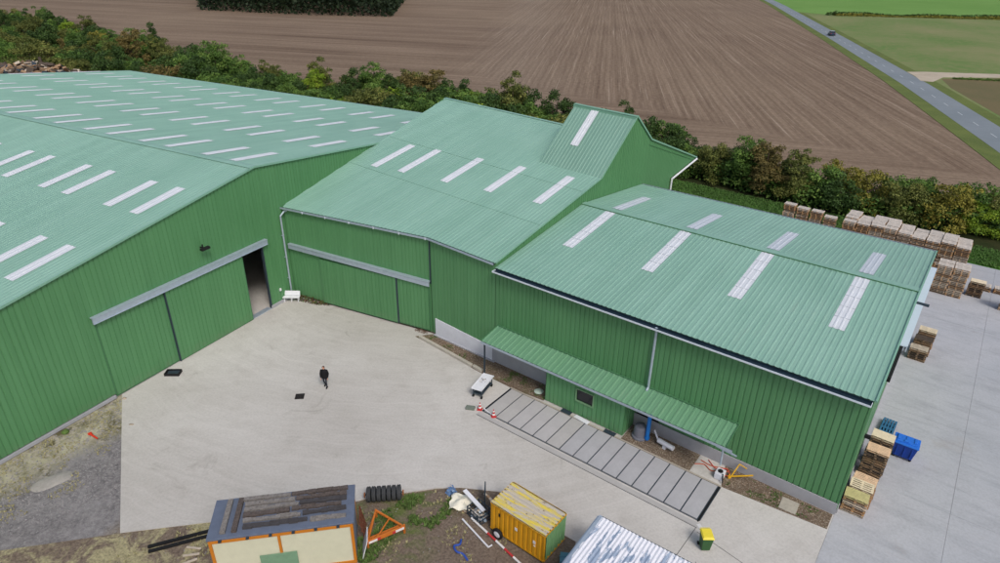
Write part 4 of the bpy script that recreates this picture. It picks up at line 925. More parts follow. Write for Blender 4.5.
wf = MB().box((CL*.475-.15, -.075, .95), (1.75, .03, .9)).build('window', plain('green_tinted_glass', (120, 156, 128), .2, spec=.6), t, 'green tinted window low on the front')
MB().box((CL/2, CWd/2+.02, H+.06), (CL+.16, CWd+.12, .12)).build('roof', ROOFG, t, bevel=.02)
for k in range(6): MB().box((.55+k*1.05+(.2 if k else 0), -.12, H+.02), (.14, .12, .07)).build('roof_clip', STEELD, t)
OLDT = [plain('old_timber_grey', (124, 120, 116), .95, var=.5, scale=9), plain('old_timber_brown', (88, 80, 76), .95, var=.6, scale=9), plain('old_timber_dark', (70, 68, 70), .95, var=.3, scale=6)]
def c2w(x, y, z): ca, sa = math.cos(ang), math.sin(ang); return (A0.x+x*ca-y*sa, A0.y+x*sa+y*ca, z)
tim = [(2.3, 2.5, 2.24, 0, 'rearmost left'), (5.0, 2.8, 2.26, 1, 'rearmost right'), (2.6, 2.4, 1.88, 0, 'second row left'), (5.1, 2.5, 1.92, 1, 'second row right'), (2.7, 2.6, 1.54, 0, 'third row left'), (5.2, 2.3, 1.60, 2, 'third row right'),
       (2.5, 2.2, 1.20, 1, 'fourth row left'), (4.9, 2.4, 1.26, 1, 'fourth row right'), (2.8, 2.7, .84, 0, 'fifth row left'), (5.3, 2.1, .90, 2, 'fifth row right'), (3.0, 3.0, .46, 2, 'front row long'), (5.5, 1.7, .42, 0, 'front row short')]
for (x, l, y, k, lab) in tim:
    m = MB(); n = 7
    for i in range(n):
        a = x-l/2+l*i/n; m.bar((a-x, random.uniform(-.02, .02), 0), (a+l/n*.99-x, random.uniform(-.02, .02), random.uniform(-.01, .01)), .21+random.uniform(-.06, .05), .16+random.uniform(-.05, .03))
    m.box((random.uniform(-l/3, l/3), .06, .08), (l*.3, .07, .06)).box((random.uniform(-l/3, l/3), -.08, .07), (l*.2, .05, .05))
    o = m.build('timber', OLDT[k], None, loc=c2w(x, y, H+.145), rz=ang+random.uniform(-.015, .015)); tag(o, '%s weathered timber lying lengthwise on the cabin roof' % lab, 'timber', 'old timbers on the cabin roof')
for (x, lab) in ((.60, 'left crosswise'), (1.12, 'right crosswise, brown')):
    o = MB().bar((0, -1.0, 0), (.04, 1.12, 0), .24, .14).bar((.03, -.95, .07), (.06, .8, .07), .07, .04).build('timber', OLDT[0 if x < 1 else 1], None, loc=c2w(x, CWd/2, H+.17), rz=ang-.0); tag(o, '%s timber at the left end of the cabin roof' % lab, 'timber', 'old timbers on the cabin roof')
# boards leaning at the right side of the cabin
o = MB().box((0, 0, .62), (.04, .95, 1.25), mat=Matrix.Rotation(.25, 3, 'Y')).build('white_board', WHITE, None, loc=c2w(CL+.40, .55, -.03), rz=ang); tag(o, 'white board leaning against the right side of the cabin', 'board')
m = MB()
for k in range(4): m.bar((.0, -.5+k*.33, .05), (-.25, -.5+k*.33, 1.5), .06)
for z in (.3, .8, 1.3): m.bar((-.05-z*.16, -.6, z), (-.05-z*.16, .6, z), .05)
o = m.build('rusty_rack', plain('rust', (110, 66, 50), .9, var=.3, scale=6), None, loc=c2w(CL+.42, 1.75, -.03), rz=ang); tag(o, 'rusty slatted rack leaning behind the white board by the cabin', 'rack')
for k, (dx, lab) in enumerate(((0, 'left'), (.28, 'right'))):
    o = MB().bar((0, 0, .08), (2.9, 1.15, .08), .15, .12).build('black_pipe', BLACK, None, loc=(13.1+dx, -24.2-.1*k+dx*-.3, -.03), rz=R(28)); tag(o, '%s of two black beams lying on the rubble left of the cabin' % lab, 'beam', 'black beams left of the cabin')
for k in range(3):
    o = MB().bar((-.4, 0, .05), (.4, .0, .08), .10, .06).build('broken_plank', GREYW, None, loc=(15.2+.25*k, -23.1-.35*k, -.02), rz=R(20+17*k)); tag(o, ('upper', 'middle', 'lower')[k]+' pale broken plank on the ground beside the cabin end', 'plank', 'broken planks by the cabin')
# ================================================================== TYRE ROLLER
d = Vector((1.28, .88, 0)); ra = math.atan2(d.y, d.x)
t = thing('tyre_roller', 'row of seven old tyres on one axle standing on the grass', 'tyre roller', (21.72, -15.62, 0), ra)
ORI_ = plain('dull_orange', (150, 96, 60), .7)
TY = plain('old_tyre', (62, 64, 66), .85, var=.25, scale=8)
for k in range(7):
    x = -.84+k*.28
    Mx = Matrix.Translation((x, 0, .44)) @ Matrix.Rotation(math.pi/2, 4, 'Y')
    m = MB().lathe([(.24, -.10), (.38, -.115), (.43, -.08), (.44, -.03), (.415, -.02), (.415, .02), (.44, .03), (.43, .08), (.38, .115), (.24, .10)], 22, Mx); m.build('tyre', TY, t, smooth=False)
MB().tube((-1.1, 0, .44), (1.1, 0, .44), .05).build('axle', STEELD, t)
for s_ in (-1, 1): MB().box((s_*1.07, 0, .44), (.08, .18, .18)).box((s_*1.08, .1, .3), (.04, .4, .05)).build('end_bracket', ORI_, t)
# ================================================================== ORANGE IMPLEMENT FRAME
t = thing('implement_frame', 'orange triangular farm implement frame with red and white bar on the grass', 'farm implement', (23.05, -17.55, -.03), 0)
B0, B1 = Vector((.0, -1.20, 0)), Vector((1.05, .55, 0)); ap = Vector((-.9, .65, 0)); ORI = plain('orange_steel', (196, 112, 44), .6, var=.22, scale=5)
u_ = (B1-B0).normalized(); n_ = Vector((-u_.y, u_.x, 0))
m = MB()
m.bar(B0+Vector((0, 0, .45)), B1+Vector((0, 0, .45)), .12, .20).bar(B0+n_*.32+Vector((0, 0, .3)), B1+n_*.32+Vector((0, 0, .3)), .10)
m.bar(B0+Vector((0, 0, .45)), ap+Vector((0, 0, .55)), .09).bar(B1+Vector((0, 0, .45)), ap+Vector((0, 0, .55)), .09).bar(B0+n_*.32+Vector((0, 0, .3)), ap+Vector((0, 0, .55)), .06)
m.bar(B0+u_*.5+Vector((0, 0, .5)), ap*.5+B1*.5+Vector((0, 0, .55)), .06)
for s_ in (.05, .35, .65, .95):
    p = B0.lerp(B1, s_); m.bar(p+Vector((0, 0, .45)), p+n_*.32+Vector((0, 0, .3)), .05)
m.build('frame', ORI, t)
for p in (B0, B1, ap): MB().bar(p+Vector((0, 0, 0)), p+Vector((0, 0, .62)), .09).build('leg', ORI, t)
for (a, b, mt) in ((.02, .25, WHP), (.25, .34, RED), (.66, .75, RED), (.75, .98, WHP)): 
    p, q = B0.lerp(B1, a), B0.lerp(B1, b); MB().bar(p-n_*.075+Vector((0, 0, .46)), q-n_*.075+Vector((0, 0, .46)), .02, .14).build('marker_stripe', mt, t)
MB().bar(B0+n_*.2+Vector((0, 0, .2)), B1+n_*.2+Vector((0, 0, .2)), .16).build('roller', plain('rusty_roller', (92, 56, 44), .8, var=.3, scale=6), t)
# ================================================================== YELLOW CONTAINER
a0 = Vector((28.02, -14.56, 0)); a1 = Vector((31.42, -15.20, 0)); ang2 = math.atan2((a1-a0).y, (a1-a0).x); L2 = (a1-a0).length; W_ = 1.88
t = thing('storage_container', 'small yellow ribbed steel container with peeling roof and green end wall', 'container', (a0.x, a0.y, 0), ang2)
YC = plain('ochre_yellow_paint', (212, 154, 32), .55, var=.10, scale=2); GC = plain('container_green', (116, 158, 110), .6, var=.12, scale=2); YR2 = None
N = Nodes('peeling_yellow_roof', .75, .3); a = N.noise(N.mapping(N.obj, (.5, 3.2, 1)), 1.2, 5, .7, .5); b = N.noise(N.obj, 3.0, 5, .7)
c = N.mix(N.ramp(a, .42, .52), srgb(212, 192, 84), srgb(188, 180, 166)); c = N.mix(N.ramp(b, .58, .68), c, srgb(112, 90, 72)); N.color(c); PEEL = N.m
m = sheet(MB(), (0, 0, 0), (1, 0, 0), (0, 0, 1), (0, -1, 0), .06, L2-.06, .22, 1.93, [(0, 0), (.1, 0), (.25, 1), (.75, 1), (.9, 0), (1, 0)], .05, .30); m.build('side_wall', YC, t)
m = sheet(MB(), (0, W_, 0), (1, 0, 0), (0, 0, 1), (0, 1, 0), .06, L2-.06, .22, 1.93, [(0, 0), (.1, 0), (.25, 1), (.75, 1), (.9, 0), (1, 0)], .05, .30); m.build('side_wall', YC, t)
m = sheet(MB(), (L2, 0, 0), (0, 1, 0), (0, 0, 1), (1, 0, 0), .06, W_-.06, .22, 1.93, [(0, 0), (.1, 0), (.25, 1), (.75, 1), (.9, 0), (1, 0)], .06, .32); m.build('end_wall', GC, t)
m = sheet(MB(), (0, 0, 0), (0, 1, 0), (0, 0, 1), (-1, 0, 0), .06, W_-.06, .22, 1.93, h=.04); m.build('end_wall', YC, t)
m = sheet(MB(), (0, 0, 1.97), (0, 1, 0), (1, 0, 0), (0, 0, 1), -.03, W_+.03, -.03, L2+.03, [(0, 0), (.15, 0), (.3, 1), (.7, 1), (.85, 0), (1, 0)], .035, .235); m.build('roof', PEEL, t)
m = MB()
for x in (.03, L2-.03):
    for y in (.03, W_-.03): m.box((x, y, 1.05), (.09, .09, 1.8))
for z in (.18, 1.92):
    m.box((L2/2, 0.0, z), (L2, .10, .10)).box((L2/2, W_, z), (L2, .10, .10)).box((0, W_/2, z), (.10, W_, .10)).box((L2, W_/2, z), (.10, W_, .10))
m.build('corner_frame', YC, t)
MB().box((L2/2, W_/2, .12), (L2-.1, W_-.1, .12)).build('underframe', STEELD, t)
for (x, z, wx, wz) in ((1.72, 1.25, .16, .2), (2.88, 1.15, .16, .2), (2.9, .92, .12, .06)): MB().box((x, -.065, z), (wx, .015, wz)).build('notice', WHP, t)
MB().box((.62, -.065, 1.5), (.1, .02, .22)).build('vent_slot', BLACK, t)
t2 = thing('wheel', 'black tyre with a pale round rim leaning at the yellow container', 'wheel', (28.62, -14.92, .0), ang2)
Mx = Matrix.Translation((0, 0, .32)) @ Matrix.Rotation(math.pi/2, 4, 'X')
MB().lathe([(.19, -.07), (.30, -.08), (.33, -.03), (.33, .03), (.30, .08), (.19, .07)], 22, Mx).build('tyre', BLACK, t2); MB().lathe([(.02, -.05), (.19, -.045), (.2, .07), (.12, .075), (.1, .09), (.02, .09)], 18, Mx).build('rim', WHITE, t2)
# drawbars and marker pole
def pole(name, p, q, segs, r, label, cat):
    t = thing(name, label, cat, p, 0); p, q = Vector(p), Vector(q); q = q-p; p = Vector((0, 0, 0)); n = len(segs)
    for i, mt in enumerate(segs): MB().tube(p.lerp(q, i/n), p.lerp(q, (i+1)/n), r, n=8).build('pole_band', mt, t)
pole('marker_pole', (26.75, -14.45, .06), (31.2, -16.1, .06), [WHP, WHP, RED, WHP, RED, WHP, RED], .06, 'long red and white pole on the ground before the yellow container', 'marker pole')
o = MB().tube((0, 0, 0), (2.15, -.95, 0), .05, n=8).tube((2.15, -.95, 0), (2.3, -.8, .1), .04).build('white_tube', WHITE, None, loc=(26.35, -14.75, .05)); tag(o, 'pale metal tube lying beside the striped pole', 'tube')
# junk heap by the container
heap('blue_bags', (24.83, -13.4, 0), .26, .2, .7, 26, [plain('bag_blue', (96, 128, 172), .7, var=.3, scale=5), plain('bag_pale_blue', (150, 176, 206), .7), plain('bag_blue', (96, 128, 172), .7)], 'small pile of blue bags and boxes at the yard edge', 'bags', .22, .42, .3, 'thing')
m = MB(); n = 10
V_ = [(i/n*1.15-.55+.05*math.sin(j*1.3), j/n*1.15-.55, .35+.10*math.sin(i*.9)*math.cos(j*.7)-.18*((i/n-.5)**2+(j/n-.5)**2)*2) for i in range(n+1) for j in range(n+1)]
m.add(V_+[(x, y, z-.03) for x, y, z in V_], [(i*(n+1)+j, (i+1)*(n+1)+j, (i+1)*(n+1)+j+1, i*(n+1)+j+1) for i in range(n) for j in range(n)]+[((n+1)**2+i*(n+1)+j+1, (n+1)**2+(i+1)*(n+1)+j+1, (n+1)**2+(i+1)*(n+1)+j, (n+1)**2+i*(n+1)+j) for i in range(n) for j in range(n)])
o = m.build('plastic_sheet', plain('cream_sheet', (228, 224, 206), .6, var=.08), None, loc=(25.72, -13.95, .05), rz=R(20)); tag(o, 'crumpled cream sheet spread over the junk', 'sheet')
heap('junk', (25.8, -13.9, 0), .45, .4, .3, 60, [GREYW, STEELD, BRW], 'odds and ends under the cream sheet', 'junk', .1, .5)
o = MB().box((0, 0, .5), (1.75, .24, .05), mat=Matrix.Rotation(.10, 3, 'Y')).build('white_board', WHITE, None, loc=(26.52, -13.78, .15), rz=R(-22)); tag(o, 'long narrow white board lying over the grey crate', 'board')
t = thing('mesh_crate', 'grey wire crate full of scrap beside the yellow container', 'crate', (27.05, -14.10, 0), R(-20))
m = MB()
for z in (.08, .34, .6):
    for x, y, dx, dy in ((0, .42, 1.1, .04), (0, -.42, 1.1, .04), (.55, 0, .04, .84), (-.55, 0, .04, .84)): m.box((x, y, z), (dx, dy, .04))
for x in (-.55, -.28, 0, .28, .55):
    for y in (-.42, .42): m.box((x, y, .33), (.03, .03, .6))
m.build('cage', STEELD, t); MB().box((0, 0, .05), (1.1, .84, .05)).build('floor', DKW, t)
heap('scrap', (27.05, -14.1, .05), .45, .35, .45, 70, [STEEL, GREYW, plain('pale_scrap', (190, 190, 188), .7), STEELD], 'grey scrap pieces filling the wire crate', 'scrap', .12, .5, R(-20))
t = thing('framed_board', 'blue framed panel standing upright behind the wire crate', 'panel', (26.78, -13.0, 0), R(-62))
BP = plain('panel_blue', (78, 112, 158), .6, var=.15, scale=4)
MB().box((0, 0, .62), (.75, .05, .95)).build('panel', BP, t); MB().box((-.5, 0, .45), (.07, .07, .9)).box((.38, 0, .62), (.05, .07, 1.0)).box((0, 0, 1.12), (.75, .07, .05)).build('post', STEELD, t)
for k in range(3): 
    o = MB().box((0, 0, .0), (1.3-.2*k, .12, .05)).build('loose_plank', [GREYW, BRW, GREYW][k], None, loc=(27.35+.12*k, -13.25-.15*k, .62+.05*k), rz=R(-20-9*k)); tag(o, ('lower', 'middle', 'upper')[k]+' loose plank on the junk next to the yellow container', 'plank', 'loose planks on the junk')
hose('blue_strap', [(0, 0, .05), (.12, -.35, .12), (-.1, -.55, .08), (.2, -.8, .1), (.55, -.75, .06), (.95, -.95, .04)], .055, plain('strap_blue', (52, 84, 168), .6), 'crooked blue piece lying on the bare soil', 'blue hose', (27.0, -15.95, -.03))
o = MB().box((0, 0, .25), (.9, .6, .5)).box((0, 0, .52), (1.0, .05, .04)).build('blue_crate', plain('faded_blue', (84, 130, 150), .6), None, loc=(32.55, -14.6, -.03), rz=R(20), bevel=.02); tag(o, 'faded blue box between the yellow container and the metal shed', 'box')
# ================================================================== METAL SHED (bottom)
sx, sy = Vector((33.67, -13.43, 0)), Vector((38.18, -14.03, 0)); ang3 = math.atan2((sy-sx).y, (sy-sx).x); SLn = 7.2
t = thing('metal_shed', 'open shed with a rusty white and blue-grey corrugated metal roof', 'shed', (sx.x, sx.y, 0), ang3)
N = Nodes('peeling_white_metal', .9, .1, 0); a = N.noise(N.mapping(N.obj, (1.5, .45, 1)), 1.0, 6, .66, .5); b = N.noise(N.mapping(N.obj, (7, 1.2, 1)), 1, 4, .7)
c = N.mix(N.ramp(N.math('ADD', N.math('MULTIPLY', a, .75), N.math('MULTIPLY', b, .25)), .455, .475), srgb(150, 166, 186), srgb(226, 228, 234))
c = N.mix(N.ramp(N.noise(N.obj, 2.2, 5, .75), .66, .72), c, srgb(188, 160, 150)); N.color(c)
m = sheet(MB(), (0, 0, 2.80), (1, 0, 0), (0, -1, .03), (0, .03, 1), 0, SLn, 0, 8.0, [(0, 0), (.25, .15), (.5, 1), (.75, .85), (1, 0)], .035, .20); m.build('roof', N.m, t)
MB().box((-.05, -4, 2.80), (.16, 8.0, .12)).box((-.16, -4, 2.74), (.12, 8.0, .05)).build('gutter', STEEL, t)
MB().box((SLn/2, .03, 2.74), (SLn, .05, .12)).build('fascia', STEELD, t)
m = MB(); sheet(m, (.15, 0, 0), (0, -1, 0), (0, 0, 1), (-1, 0, 0), .1, 8, .0, 2.7); m.build('side_wall', PLINTHW, t)
for x in (.2, SLn/2, SLn-.2): MB().box((x, -.15, 1.35), (.12, .12, 2.7)).build('post', STEELD, t)

# ================================================================== BEYOND THE LEFT WAREHOUSE
heap('scrap_wood_pile', (-117, 45, 0), 20, 6, 4.8, 1100, [BRW, BRW, GREYW, DKW, DKW, STEELD], 'big heap of broken wood behind the left warehouse roof', 'scrap wood', .8, 3.4, R(8), flatness=.5)
t = thing('skip', 'rusty open skip beyond the far corner of the left warehouse', 'skip', (-102.5, 51.5, 0), R(20))
RST = plain('pale_rust', (150, 124, 100), .85, var=.25, scale=1)
m = MB(); m.add([(-3.4, -1.2, .2), (2.9, -1.2, .2), (2.9, 1.2, .2), (-3.4, 1.2, .2), (-4.2, -1.3, 2.6), (4.2, -1.3, 3.1), (4.2, 1.3, 3.1), (-4.2, 1.3, 2.6)], [(3, 2, 1, 0), (0, 1, 5, 4), (1, 2, 6, 5), (2, 3, 7, 6), (3, 0, 4, 7)])
o = m.build('body', RST, t); so_ = o.modifiers.new('s', 'SOLIDIFY'); so_.thickness = .12
MB().bar((-4.2, -1.3, 2.65), (4.2, -1.3, 3.15), .15).bar((-4.2, 1.3, 2.65), (4.2, 1.3, 3.15), .15).build('rim', STEEL, t)
o = MB().tube((-3.2, 0, 0), (3.2, .5, 0), .28, n=12).build('white_pipe', WHITE, None, loc=(-95, 54.0, 3.0), rz=R(15)); tag(o, 'thick white pipe lying beyond the far roof corner', 'pipe')
MB_ = MB().box((-2, 0, -1.6), (.3, .6, 3.0)).box((2, .3, -1.6), (.3, .6, 3.0)); MB_.build('trestle', STEELD, o)

# ================================================================== CAR
t = thing('parked_car', 'small dark blue-grey car driving on the country road', 'car', (27.6, 263.0, -.02), math.atan2(1, -.233)-math.pi); t.scale = (1.2, 1.2, 1.2)
CP = plain('car_paint_blue', (40, 58, 78), .25, .3, .05, 2, .6)
sec = [(-2.1, .50, .62), (-2.05, .62, .86), (-1.2, .86, .94), (-.6, .86, 1.0), (.0, .86, 1.0), (.9, .86, .98), (1.7, .84, .98), (2.05, .76, .80), (2.1, .6, .55)]
vs = []; 
for x, wd, h_ in sec: vs += [(x, -wd, .28), (x, -wd, h_*.8), (x, -wd*.9, h_), (x, wd*.9, h_), (x, wd, h_*.8), (x, wd, .28)]
fs = [(6*k+i, 6*(k+1)+i, 6*(k+1)+(i+1) % 6, 6*k+(i+1) % 6) for k in range(len(sec)-1) for i in range(6)]+[tuple(range(5, -1, -1)), tuple(6*(len(sec)-1)+i for i in range(6))]
MB().add(vs, fs).build('body', CP, t, bevel=.03)
m = MB(); m.add([(-1.0, -.76, .96), (1.75, -.76, .96), (1.75, .76, .96), (-1.0, .76, .96), (-.35, -.62, 1.40), (1.3, -.62, 1.42), (1.3, .62, 1.42), (-.35, .62, 1.40)], [(3, 2, 1, 0), (0, 1, 5, 4), (1, 2, 6, 5), (2, 3, 7, 6), (3, 0, 4, 7)]); m.build('windows', GLASS, t)
MB().box((.47, 0, 1.44), (1.72, 1.28, .05)).build('car_roof', plain('pale_car_roof', (170, 182, 196), .3), t, bevel=.02)
for x in (-1.3, 1.3):
    for y in (-.80, .80):
        Mx = Matrix.Translation((x, y, .31)) @ Matrix.Rotation(math.pi/2, 4, 'X'); MB().lathe([(.1, -.1), (.28, -.1), (.31, 0), (.28, .1), (.1, .1)], 16, Mx).build('wheel', BLACK, t)
for y in (-.55, .55): MB().box((-2.09, y, .66), (.06, .3, .14)).build('headlight', WHITE, t)
for y in (-.58, .58): MB().box((2.09, y, .74), (.05, .25, .14)).build('taillight', RED, t)

# ================================================================== VEGETATION
random.seed(23)
def mat_leaf(name, c1, c2, c3):
    N = Nodes(name, .65, .25)
    at = N.n('ShaderNodeAttribute', attribute_name='tint'); f = at.outputs['Fac']
    oi = N.n('ShaderNodeObjectInfo').outputs['Random']
    c = N.mix(N.ramp(f, .0, .6), srgb(*c1), srgb(*c2)); c = N.mix(N.ramp(f, .6, 1.0), c, srgb(*c3))
    c = N.mix(N.math('MULTIPLY', oi, .35), c, N.mix(.5, c, srgb(*c1)))
    N.color(c)
    tr = N.n('ShaderNodeBsdfTranslucent'); N.plug(tr.inputs[0], c); ms = N.n('ShaderNodeMixShader'); ms.inputs[0].default_value = .15
    out = N.t.nodes['Material Output']; N.t.links.new(N.b.outputs[0], ms.inputs[1]); N.t.links.new(tr.outputs[0], ms.inputs[2]); N.t.links.new(ms.outputs[0], out.inputs[0])
    return N.m
LF = {'dark': mat_leaf('dark_green_leaves', (40, 60, 28), (66, 92, 42), (98, 124, 60)),
      'mid': mat_leaf('mid_green_leaves', (54, 82, 36), (90, 122, 52), (134, 160, 78)),
      'bright': mat_leaf('yellow_green_leaves', (92, 120, 36), (128, 156, 46), (168, 186, 66)),
      'olive': mat_leaf('olive_leaves', (66, 78, 38), (104, 112, 54), (144, 144, 76)),
      'russet': mat_leaf('russet_leaves', (88, 84, 50), (118, 106, 60), (142, 124, 70)),
      'yellow': mat_leaf('autumn_yellow_leaves', (104, 106, 44), (136, 130, 54), (160, 150, 66))}
BARK = plain('bark', (86, 74, 62), .95, var=.25, scale=3)
def leaf_quads(name, P, Nn, S_, tint, mat):
    """P centres, Nn normals, S_ sizes -> one mesh of leaf-shaped quads"""
    n = len(P); r = rng.normal(size=(n, 3)); T = np.cross(Nn, r); T /= np.linalg.norm(T, axis=1)[:, None]+1e-9; B = np.cross(Nn, T)
    S_ = S_[:, None]; V = np.empty((n, 4, 3)); V[:, 0] = P-T*S_*.5; V[:, 1] = P+B*S_*.32; V[:, 2] = P+T*S_*.5; V[:, 3] = P-B*S_*.32
    me = bpy.data.meshes.new(name); me.vertices.add(4*n); me.vertices.foreach_set('co', V.reshape(-1)); me.loops.add(4*n); me.loops.foreach_set('vertex_index', np.arange(4*n, dtype=np.int32))
    me.polygons.add(n); me.polygons.foreach_set('loop_start', np.arange(0, 4*n, 4, dtype=np.int32)); me.update(calc_edges=True)
    at = me.attributes.new('tint', 'FLOAT', 'FACE'); at.data.foreach_set('value', tint.astype(np.float32)); me.materials.append(mat); return me
def crown(kind, nleaf, rx, h, z0, nclump, leaf, shape='round'):
    cs = []
    for i in range(nclump):
        a = random.uniform(0, 6.283); t_ = random.random()**.8
        rr = rx*(math.sqrt(max(0, 1-(t_*1.02-.35)**2/.95)) if shape == 'round' else (1-t_*.75))*random.uniform(.25, .85)
        cs.append((rr*math.cos(a)*random.uniform(.9, 1.2), rr*math.sin(a), z0+(h-z0)*t_*random.uniform(.75, 1.02), random.uniform(.16, .40)*rx*(1.1-.4*t_), random.random()))
    cs = np.array(cs); w_ = cs[:, 3]**2; k = rng.choice(len(cs), nleaf, p=w_/w_.sum())
    d = rng.normal(size=(nleaf, 3)); d /= np.linalg.norm(d, axis=1)[:, None]; d[:, 2] = np.where(d[:, 2] < -.3, -d[:, 2], d[:, 2])
    rad = rng.uniform(.55, 1.12, nleaf)+np.maximum(0, rng.normal(size=nleaf)*.1)
    P = cs[k, :3]+d*(cs[k, 3]*rad)[:, None]*np.array([1, 1, .85]); P[:, 2] = np.maximum(P[:, 2], .05)
    Nn = d+rng.normal(size=(nleaf, 3))*.7; Nn[:, 2] += .1; Nn /= np.linalg.norm(Nn, axis=1)[:, None]
    tint = np.clip(.55*cs[k, 4]+.45*rng.random(nleaf), 0, 1)
    return leaf_quads('crown', P, Nn, rng.uniform(.6, 1.3, nleaf)*leaf, tint, LF[kind])
def trunk(h, rx):
    m = MB(); x = y = 0; z = 0; r = .05*h*.5
    for k in range(4):
        nx, ny, nz = x+random.uniform(-.12, .12), y+random.uniform(-.12, .12), z+h*.2; m.tube((x, y, z), (nx, ny, nz), r, r*.8, 7); x, y, z, r = nx, ny, nz, r*.8
    for k in range(6):
        a = k*1.05+random.uniform(-.3, .3); z1 = h*random.uniform(.25, .6); e = Vector((math.cos(a)*rx*.6, math.sin(a)*rx*.6, z1+h*.22)); m.tube((x*.5, y*.5, z1), e, .03*h*.5, .008*h, 5)
    return m.mesh('trunk', BARK)
def shade_kind(k): return k
def proto(kind, tall):
    if tall: return crown(kind, 8000, 2.5, 6.5, .8, 60, .23, 'cone' if random.random() < .15 else 'round'), trunk(6.5, 2.3)
    return crown(kind, 6000, 2.4, 3.6, .2, 46, .20), trunk(3.2, 2.0)
PR = {(k, tl): [proto(k, tl) for _ in range(3 if k in ('dark', 'mid') else 2)] for k in ('dark', 'mid', 'bright', 'olive', 'russet', 'yellow') for tl in (False, True)}
DESC = {'dark': 'dark green', 'mid': 'mid green', 'bright': 'yellow-green', 'olive': 'olive', 'russet': 'russet brown', 'yellow': 'autumn yellow'}
def plant(x, y, kind, tall, s, label=None, group='trees and shrubs of the thicket behind the halls', z=-.05):
    cr, tr = random.choice(PR[(kind, tall)])
    if label is None:
        side = 'right of the tower' if x > 18 else ('behind the left warehouse' if x < -22 else 'behind the middle hall')
        label = '%s %s in the thicket %s' % (DESC[kind], 'tree' if tall else 'shrub', side)
    t = thing('hedge_tree' if tall else 'hedge_shrub', label, 'tree' if tall else 'shrub', (x, y, z), random.uniform(0, 6.28), group)
    t.scale = (s*random.uniform(.9, 1.15), s*random.uniform(.9, 1.15), s*random.uniform(.88, 1.12))
    for me, nm in ((cr, 'crown'), (tr, 'trunk')):
        o = bpy.data.objects.new(nm, me); col.objects.link(o); o.parent = t
    return t
Ff = interp([(-240, 56), (-140, 50), (-100, 48), (-60, 47), (-20, 48), (8, 51), (24, 53.3), (31, 50.6), (36, 49.5), (43, 48), (58, 49.4), (75, 47)])
Bf = interp([(-240, 90), (-199, 96), (-135, 76), (-102, 73), (-57, 61), (-47, 70), (-31, 70), (-2, 61), (12, 59.5), (22, 57), (36, 53.2), (47, 52.4), (57, 53), (75, 51)])
special = [(-41.5, 65, 'mid', True, 1.28, 'tallest mid green tree of the thicket, rising behind the middle of the halls'), (-25, 65, 'dark', True, 1.08, 'dark pointed tree in the thicket just left of the middle hall ridge'),
           (-166, 82, 'bright', True, 1.25, 'bright yellow-green tree standing out at the far left of the thicket'), (56.0, 49.2, 'bright', False, 1.05, 'pale yellow-green bush near the right end of the thicket'),
           (-2.5, 61, 'mid', True, .92, 'leafy tree showing left of the tower ridge'), (14, 57, 'mid', False, 1.3, 'dense green bush right behind the tower'), (-137, 74, 'dark', True, .95, 'dark tree at the back of the thicket behind the wood heap'),
           (-205, 92, 'dark', True, 1.1, 'dark tree at the left edge of the view')]
for x, y, k, tl, s, lab in special: plant(x, y, k, tl, s, lab)
pts = [(a[0], a[1]) for a in special]; tries = 0; SPOTS = [(-200, 'at the far left edge'), (-150, 'left of the wood heap'), (-125, 'behind the wood heap'), (-105, 'behind the rusty skip'), (-85, 'past the far roof corner'), (-65, 'beyond the left roof'), (-50, 'left of the tallest tree'),
    (-36, 'round the tallest tree'), (-22, 'left of the middle ridge'), (-8, 'behind the middle ridge'), (5, 'left of the tower'), (20, 'behind the tower'), (29, 'right of the tower'), (37, 'above the small pallet row'), (45, 'above left end of pallet row'), (53, 'above right end of pallet row'), (99, 'at right edge')]
placed = []
while tries < 16000 and len(pts) < 292:
    tries += 1; x = random.uniform(-225, 74) if random.random() < .45 else random.uniform(-70, 74); f_, b_ = Ff(x), Bf(x)
    y = random.uniform(f_, max(b_, f_+.5)); sp = 2.7 if x > -20 else (3.3 if x > -70 else 5.0)
    if any((x-a)**2+(y-b)**2 < sp*sp for a, b in pts): continue
    pts.append((x, y)); back = (y-f_)/max(b_-f_, 1)
    wide = b_-f_ > 6
    tall = (back > .5 and random.random() < .45) if wide else random.random() < .10
    u = random.random()
    if x > 28: kind = 'russet' if u < .18 else 'olive' if u < .42 else 'yellow' if u < .58 else 'mid' if u < .78 else 'dark'
    elif x < -75: kind = 'dark' if u < .46 else 'mid' if u < .74 else 'olive' if u < .93 else 'yellow' if u < .96 else 'russet'
    else: kind = 'dark' if u < .40 else 'mid' if u < .74 else 'olive' if u < .94 else 'bright' if u < .97 else 'russet'
    s = random.uniform(.8, 1.2)*(1.15 if x > 20 else 1.38)*(1.2 if x < -70 else 1)
    if tall: s *= .74
    if not wide: s *= 1.08
    if -36 < x < 17: s *= 1.16
    if 26 < x < 60 and not tall: s = min(s, 1.32)
    spot = next(t_ for lim, t_ in SPOTS if x < lim)
    lab = '%s %s, %s of thicket %s' % (DESC[kind], 'tree' if tall else 'shrub', 'back' if back > .5 else 'front', spot)
    placed.append((math.atan2(y+36.5, x-39.8), plant(x, y, kind, tall, s, lab)))
bylab = {}
for a_, t_ in placed: bylab.setdefault(t_['label'], []).append((a_, t_))
for lab, L_ in bylab.items():
    if len(L_) < 2: continue
    L_.sort(key=lambda q: -q[0])
    for k, (a_, t_) in enumerate(L_): t_['label'] = lab+', '+('leftmost' if k == 0 else 'rightmost' if k == len(L_)-1 else ORD[k]+' from left')
